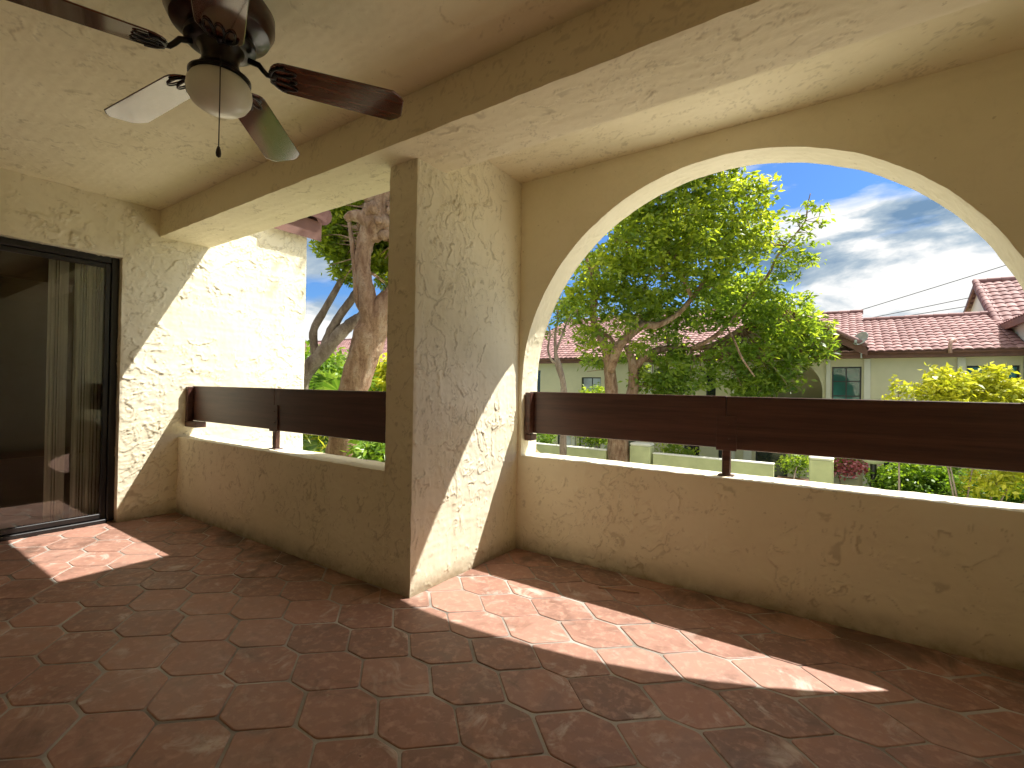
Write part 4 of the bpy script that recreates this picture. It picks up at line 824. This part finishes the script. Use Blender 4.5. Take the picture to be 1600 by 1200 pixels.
for (a, e, l, r_) in [(20, 35, .75, .55), (-25, 20, .8, .6), (70, 50, .7, .5), (-70, 35, .7, .55), (120, 30, .8, .5), (180, 40, .7, .5), (240, 25, .8, .55), (0, 70, .7, .5), (-45, 55, .9, .55), (-10, 8, .9, .6), (-60, 5, .85, .6), (30, 0, .8, .55), (-90, 15, .8, .55), (-30, 38, 1.1, .6), (-75, 58, 1.0, .55), (8, 55, 1.0, .55), (-15, -12, .9, .55), (-50, -18, .9, .6)]:
    tip = (l * cos(R(a)) * cos(R(e)), l * sin(R(a)) * cos(R(e)), 3.0 + l * sin(R(e))); fan_leaf(b, (0, 0, 3.0), tip, r_)
b.build('fronds', PALM, fp, attr=True)
def shrub(name, label, cat, base, cl, dens, L, Wd, m, group=None, stems=5, bark=BARKG, **k):
    s = empty(name, base, label, cat, group); o = s.location; b = MB(); rc = rel(cl, o)
    for c in [c for c in rc if c[3] > .34][::2] or rc[:1]:
        for q in range(1):
            p0 = np.array([RNG.normal() * .12, RNG.normal() * .12, 0]); e = np.array(c[:3]) + RNG.normal(size=3) * c[3] * .3; m_ = p0 * .4 + e * .6 + [0, 0, .15]
            b.tube(smooth_path([(*p0, .03), (*m_, .02), (*e, .008)], 4)[:, :3], np.linspace(.024, .006, 9), 6, wob=.1)
    b.build('stems', bark, s, smooth=True); crown('foliage', rc, dens, L, Wd, m, s, **k); return s
shrub('broadleaf_shrub', 'bright yellow green broadleaf shrub right of the gnarled trunk, beside the wing wall', 'shrub', (-7.6, 6.75, G), [[-7.95, 6.7, 1.45, .3], [-7.75, 6.85, 1.2, .35], [-7.4, 7.1, 1.6, .35], [-7.7, 6.8, .7, .4]], 1800, .22, .12, GOLD, shell=.2)
shrub('leafy_shrub', 'light green leafy shrub low behind the far bay, under the short rail', 'shrub', (-5.4, 4.7, G), [[-5.62, 4.62, .08, .3], [-5.4, 4.8, .2, .28], [-5.3, 4.6, -.1, .35], [-5.7, 4.7, -.4, .4], [-5.1, 4.95, .1, .3]], 3750, .13, .065, HEDGE, shell=.2)
shrub('leafy_hedge', 'mass of green hedge foliage behind the fan palm, below the distant roof', 'hedge', (-11.5, 8.6, G), [[-11.0, 8.2, 1.15, .7], [-11.8, 8.0, 1.45, .7], [-12.6, 8.4, 1.7, .8], [-10.6, 8.9, 1.2, .7], [-10.2, 9.6, 1.3, .7], [-11.4, 8.4, .3, .9], [-11.4, 8.4, -.7, .9], [-12.6, 8.2, -.6, .9], [-10.4, 9.4, -.7, .8]], 2200, .16, .08, HEDGE, shell=.4)
shrub('reedy_plant', 'thin yellowish plant at the foot of the left wall end', 'plant', (-7.7, 5.04, G), [[-7.75, 5.04, .2, .3], [-7.55, 5.1, 0, .3], [-7.6, 5.1, -.5, .4]], 500, .35, .05, GOLD, droop=-.3, shell=.1)
# golden shrubs and hedges on the right
shrub('golden_shrub', 'tall glowing yellow shrub standing behind the right end of the long rail', 'shrub', (2.2, 13.2, G),
      [[1.55, 12.95, 1.22, .36], [1.95, 13.3, 1.3, .38], [1.75, 13.1, .7, .5], [2.35, 13.4, 1.0, .46], [2.55, 13.5, 1.42, .32], [2.95, 13.8, 1.1, .42], [3.3, 14.0, 1.05, .45], [2.3, 13.3, .3, .6], [3.0, 13.7, .4, .6], [1.62, 13.0, 1.55, .15], [2.62, 13.55, 1.62, .14], [2.9, 13.7, -.5, .45, .5], [2.4, 13.3, -.7, .4, .5], [3.5, 14.2, -.3, .6, .6]], 4420, .15, .06, GOLD, spray=.16, per=8, shell=.35, up=.8)
shrub('golden_shrub', 'small spindly yellow shrub left of the tall yellow one', 'shrub', (.98, 12.75, G), [[1.02, 12.8, 1.3, .18], [.9, 12.7, .98, .2], [.95, 12.75, .5, .25], [1.1, 12.8, .1, .25]], 3000, .14, .06, GOLD, spray=.12, per=6, shell=.2, up=.8)
shrub('round_hedge', 'rounded glossy green hedge to the right of the garden lamp', 'hedge', (1.8, 17.2, G), [[1.25, 16.9, -1.3, .55], [1.75, 17.2, -1.15, .6], [2.3, 17.3, -1.2, .6], [1.7, 17.0, -1.8, .7], [2.4, 17.2, -1.9, .7], [1.3, 17, -2.1, .6]], 7600, .11, .06, HEDGE, spray=.14, shell=.55)
shrub('green_shrub', 'looser green and yellow shrub between the round hedge and the yellow one', 'shrub', (2.9, 16.0, G), [[2.75, 16.0, -1.2, .55], [3.3, 16.2, -1.1, .55], [3.0, 16.0, -1.8, .6], [3.8, 16.4, -1.3, .6], [2.6, 15.8, -2.0, .5]], 4500, .13, .06, HEDGE, shell=.35)
shrub('flowering_shrub', 'pink flowering shrub against the barred lower window', 'shrub', (.1, 19.0, G), [[-.1, 19.1, -1.15, .38], [.3, 19.1, -1.1, .33], [.6, 19.1, -1.25, .22], [.0, 19.1, -1.4, .3]], 2750, .11, .055, LEAFD, shell=.3)
fs = bpy.data.objects['flowering_shrub']; C = np.array([.12, -.12, 1.42]) + RNG.normal(size=(520, 3)) * [.36, .16, .15]; leaf_mesh('blossoms', C, .11, .09, PINK, fs, droop=-.1)
shrub('white_flowered_shrub', 'dark shrub with small pale flowers behind the wooden planter', 'shrub', (-1.05, 15.63, G + 1.24), [[-1.05, 16.1, -1.0, .38], [-.85, 16.2, -.85, .3]], 4800, .09, .05, LEAFD, shell=.3)
pp = empty('potted_palm', (-1.7, 17.0, G), 'small arching palm in front of the dark lower door', 'palm'); b = MB()
f = MB(); f.lathe([(.001, 0), (.2, 0), (.27, .45), (.29, .46), (.29, .5), (.26, .5), (.24, .44), (.001, .42)], 20); f.build('pot', PIPE, pp, auto=40)
for k in range(13):
    a = k * 2.4; L = random.uniform(.75, 1.0); prev = None; pts = [np.array([cos(a) * L * t, sin(a) * L * t, .45 + 1.35 * t - .75 * t * t]) for t in np.linspace(0, 1, 9)]
    b.tube(pts, np.linspace(.012, .004, 9), 5)
    for i in range(2, 9):
        for s_ in (-1, 1):
            d = pts[i] - pts[i - 1]; d /= np.linalg.norm(d); sd_ = np.cross(d, [0, 0, 1.]); sd_ /= np.linalg.norm(sd_) + 1e-6; e = pts[i] + sd_ * s_ * .22 + d * .16 - np.array([0, 0, .06]); w = d * .02
            b.add([pts[i] - w, pts[i] + w, e], [(0, 1, 2)], random.random())
b.build('fronds', PALM, pp, attr=True)
shrub('low_bush', 'small green bush by the pale lit window at the left of the arch', 'shrub', (-7.6, 16.6, G), [[-7.3, 16.5, .9, .4], [-7.8, 16.4, .8, .35], [-7.4, 16.5, .2, .5], [-7.5, 16.5, -.6, .6]], 3300, .14, .06, LEAFD, shell=.3)
shrub('low_bush', 'small yellow green bush just over the garden wall at the left', 'shrub', (-9.4, 16.0, G), [[-9.3, 16., -.8, .4], [-9.6, 16.1, -1.2, .5]], 3300, .13, .06, HEDGE, shell=.3)
shrub('low_bush', 'small dark bush just right of the rounded garden post', 'shrub', (-4.4, 15.9, G), [[-4.5, 15.9, -.85, .4], [-4.1, 15.9, -1.1, .4]], 3300, .13, .06, LEAFD, shell=.3)

# ------------------------------------------------------------------ sky, sun, camera
SUN = np.array([.43, .524, 1.]); SUN /= np.linalg.norm(SUN); elev = math.asin(SUN[2]); az = math.atan2(SUN[0], SUN[1])
w = bpy.data.worlds.new('World'); S.world = w; w.use_nodes = True; t = NT(w); bg = t.n['Background']
sky = t.new('ShaderNodeTexSky', sky_type='NISHITA'); sky.sun_disc = False; sky.sun_elevation = elev; sky.sun_rotation = az; sky.altitude = 0; sky.air_density = 1.; sky.dust_density = .6; sky.ozone_density = 1.6
SKYS = .10; bg.inputs['Strength'].default_value = SKYS
tc = t.new('ShaderNodeTexCoord'); sp = t.new('ShaderNodeSeparateXYZ'); t.link(tc.outputs['Generated'], sp.inputs[0])
v = t.mapping(tc.outputs['Generated'], (1., 1., 2.6)); v2 = t.new('ShaderNodeVectorMath', operation='ADD'); v2.inputs[1].default_value = (2.9, 7.7, 1.4); t.link(v, v2.inputs[0]); v = v2.outputs[0]
n1 = t.noise(v, 2.3, 8, .55, .35); n2 = t.noise(v, 3.1, 7, .56, .3)
mask = t.ramp(n1, [(.455, (0, 0, 0)), (.56, (1, 1, 1))]); shade = t.ramp(n2, [(.42, (.36, .60, .92)), (.49, (.9, 1.1, 1.28)), (.55, (2.0, 2.0, 1.96))])
blue = t.mix(1., sky.outputs[0], (.125, .205, .31), "MULTIPLY")
c = t.mix(mask, blue, shade)
# glow added around the unseen sun for more soft light indoors
dt = t.new('ShaderNodeVectorMath', operation='DOT_PRODUCT'); dt.inputs[1].default_value = tuple(SUN); t.link(tc.outputs['Generated'], dt.inputs[0])
gw = t.math('ADD', 1., t.math('MULTIPLY', t.math('POWER', t.math('MAXIMUM', dt.outputs['Value'], 0.), 9.), 1.5))
sz = t.new('ShaderNodeSeparateXYZ'); t.link(tc.outputs['Generated'], sz.inputs[0])       # sky overhead, out of view, brightened to fill the patio
ov = t.math('MULTIPLY', t.math('SUBTRACT', sz.outputs['Z'], .42, clamp=True), 3.2, clamp=True)
c = t.mix(ov, c, (2.5, 2.38, 2.2))
sc_ = t.new('ShaderNodeVectorMath', operation='SCALE'); t.link(c, sc_.inputs[0]); t.link(gw, sc_.inputs['Scale']); c = sc_.outputs[0]
t.link(c, bg.inputs['Color'])
sl = bpy.data.lights.new('sun', 'SUN'); sl.energy = 2.0; sl.angle = R(.53); sl.color = (1., .97, .91); so = bpy.data.objects.new('sun', sl); COL.objects.link(so)
from mathutils import Vector, Matrix
so.rotation_euler = Vector(SUN).to_track_quat('Z', 'Y').to_euler(); so.location = (5, 8, 20)
yaw, pit, rol = R(34.3245), R(.4062), R(.9727)
F_ = Vector((-sin(yaw) * cos(pit), cos(yaw) * cos(pit), sin(pit))); R0 = Vector((cos(yaw), sin(yaw), 0)); U0 = R0.cross(F_)
Rv = R0 * cos(rol) + U0 * sin(rol); Uv = U0 * cos(rol) - R0 * sin(rol)
cd = bpy.data.cameras.new('camera'); cd.sensor_width = 36; cd.lens = 36 * 751.9 / 1600; cd.clip_start = .05; cd.clip_end = 600
co = bpy.data.objects.new('camera', cd); COL.objects.link(co); M = Matrix((Rv, Uv, -F_)).transposed().to_4x4(); M.translation = Vector((0, 0, 1.1)); co.matrix_world = M; S.camera = co
S.view_settings.view_transform = 'Standard'; S.view_settings.look = 'None'; S.view_settings.exposure = 2.4; S.view_settings.gamma = 1
S.render.engine = 'CYCLES'; cy = S.cycles; cy.use_denoising = True; cy.max_bounces = 14; cy.diffuse_bounces = 8; cy.glossy_bounces = 5; cy.transmission_bounces = 8; cy.transparent_max_bounces = 12
cy.sample_clamp_indirect = 8; cy.caustics_reflective = False; cy.caustics_refractive = False; cy.use_adaptive_sampling = True; cy.adaptive_threshold = .015
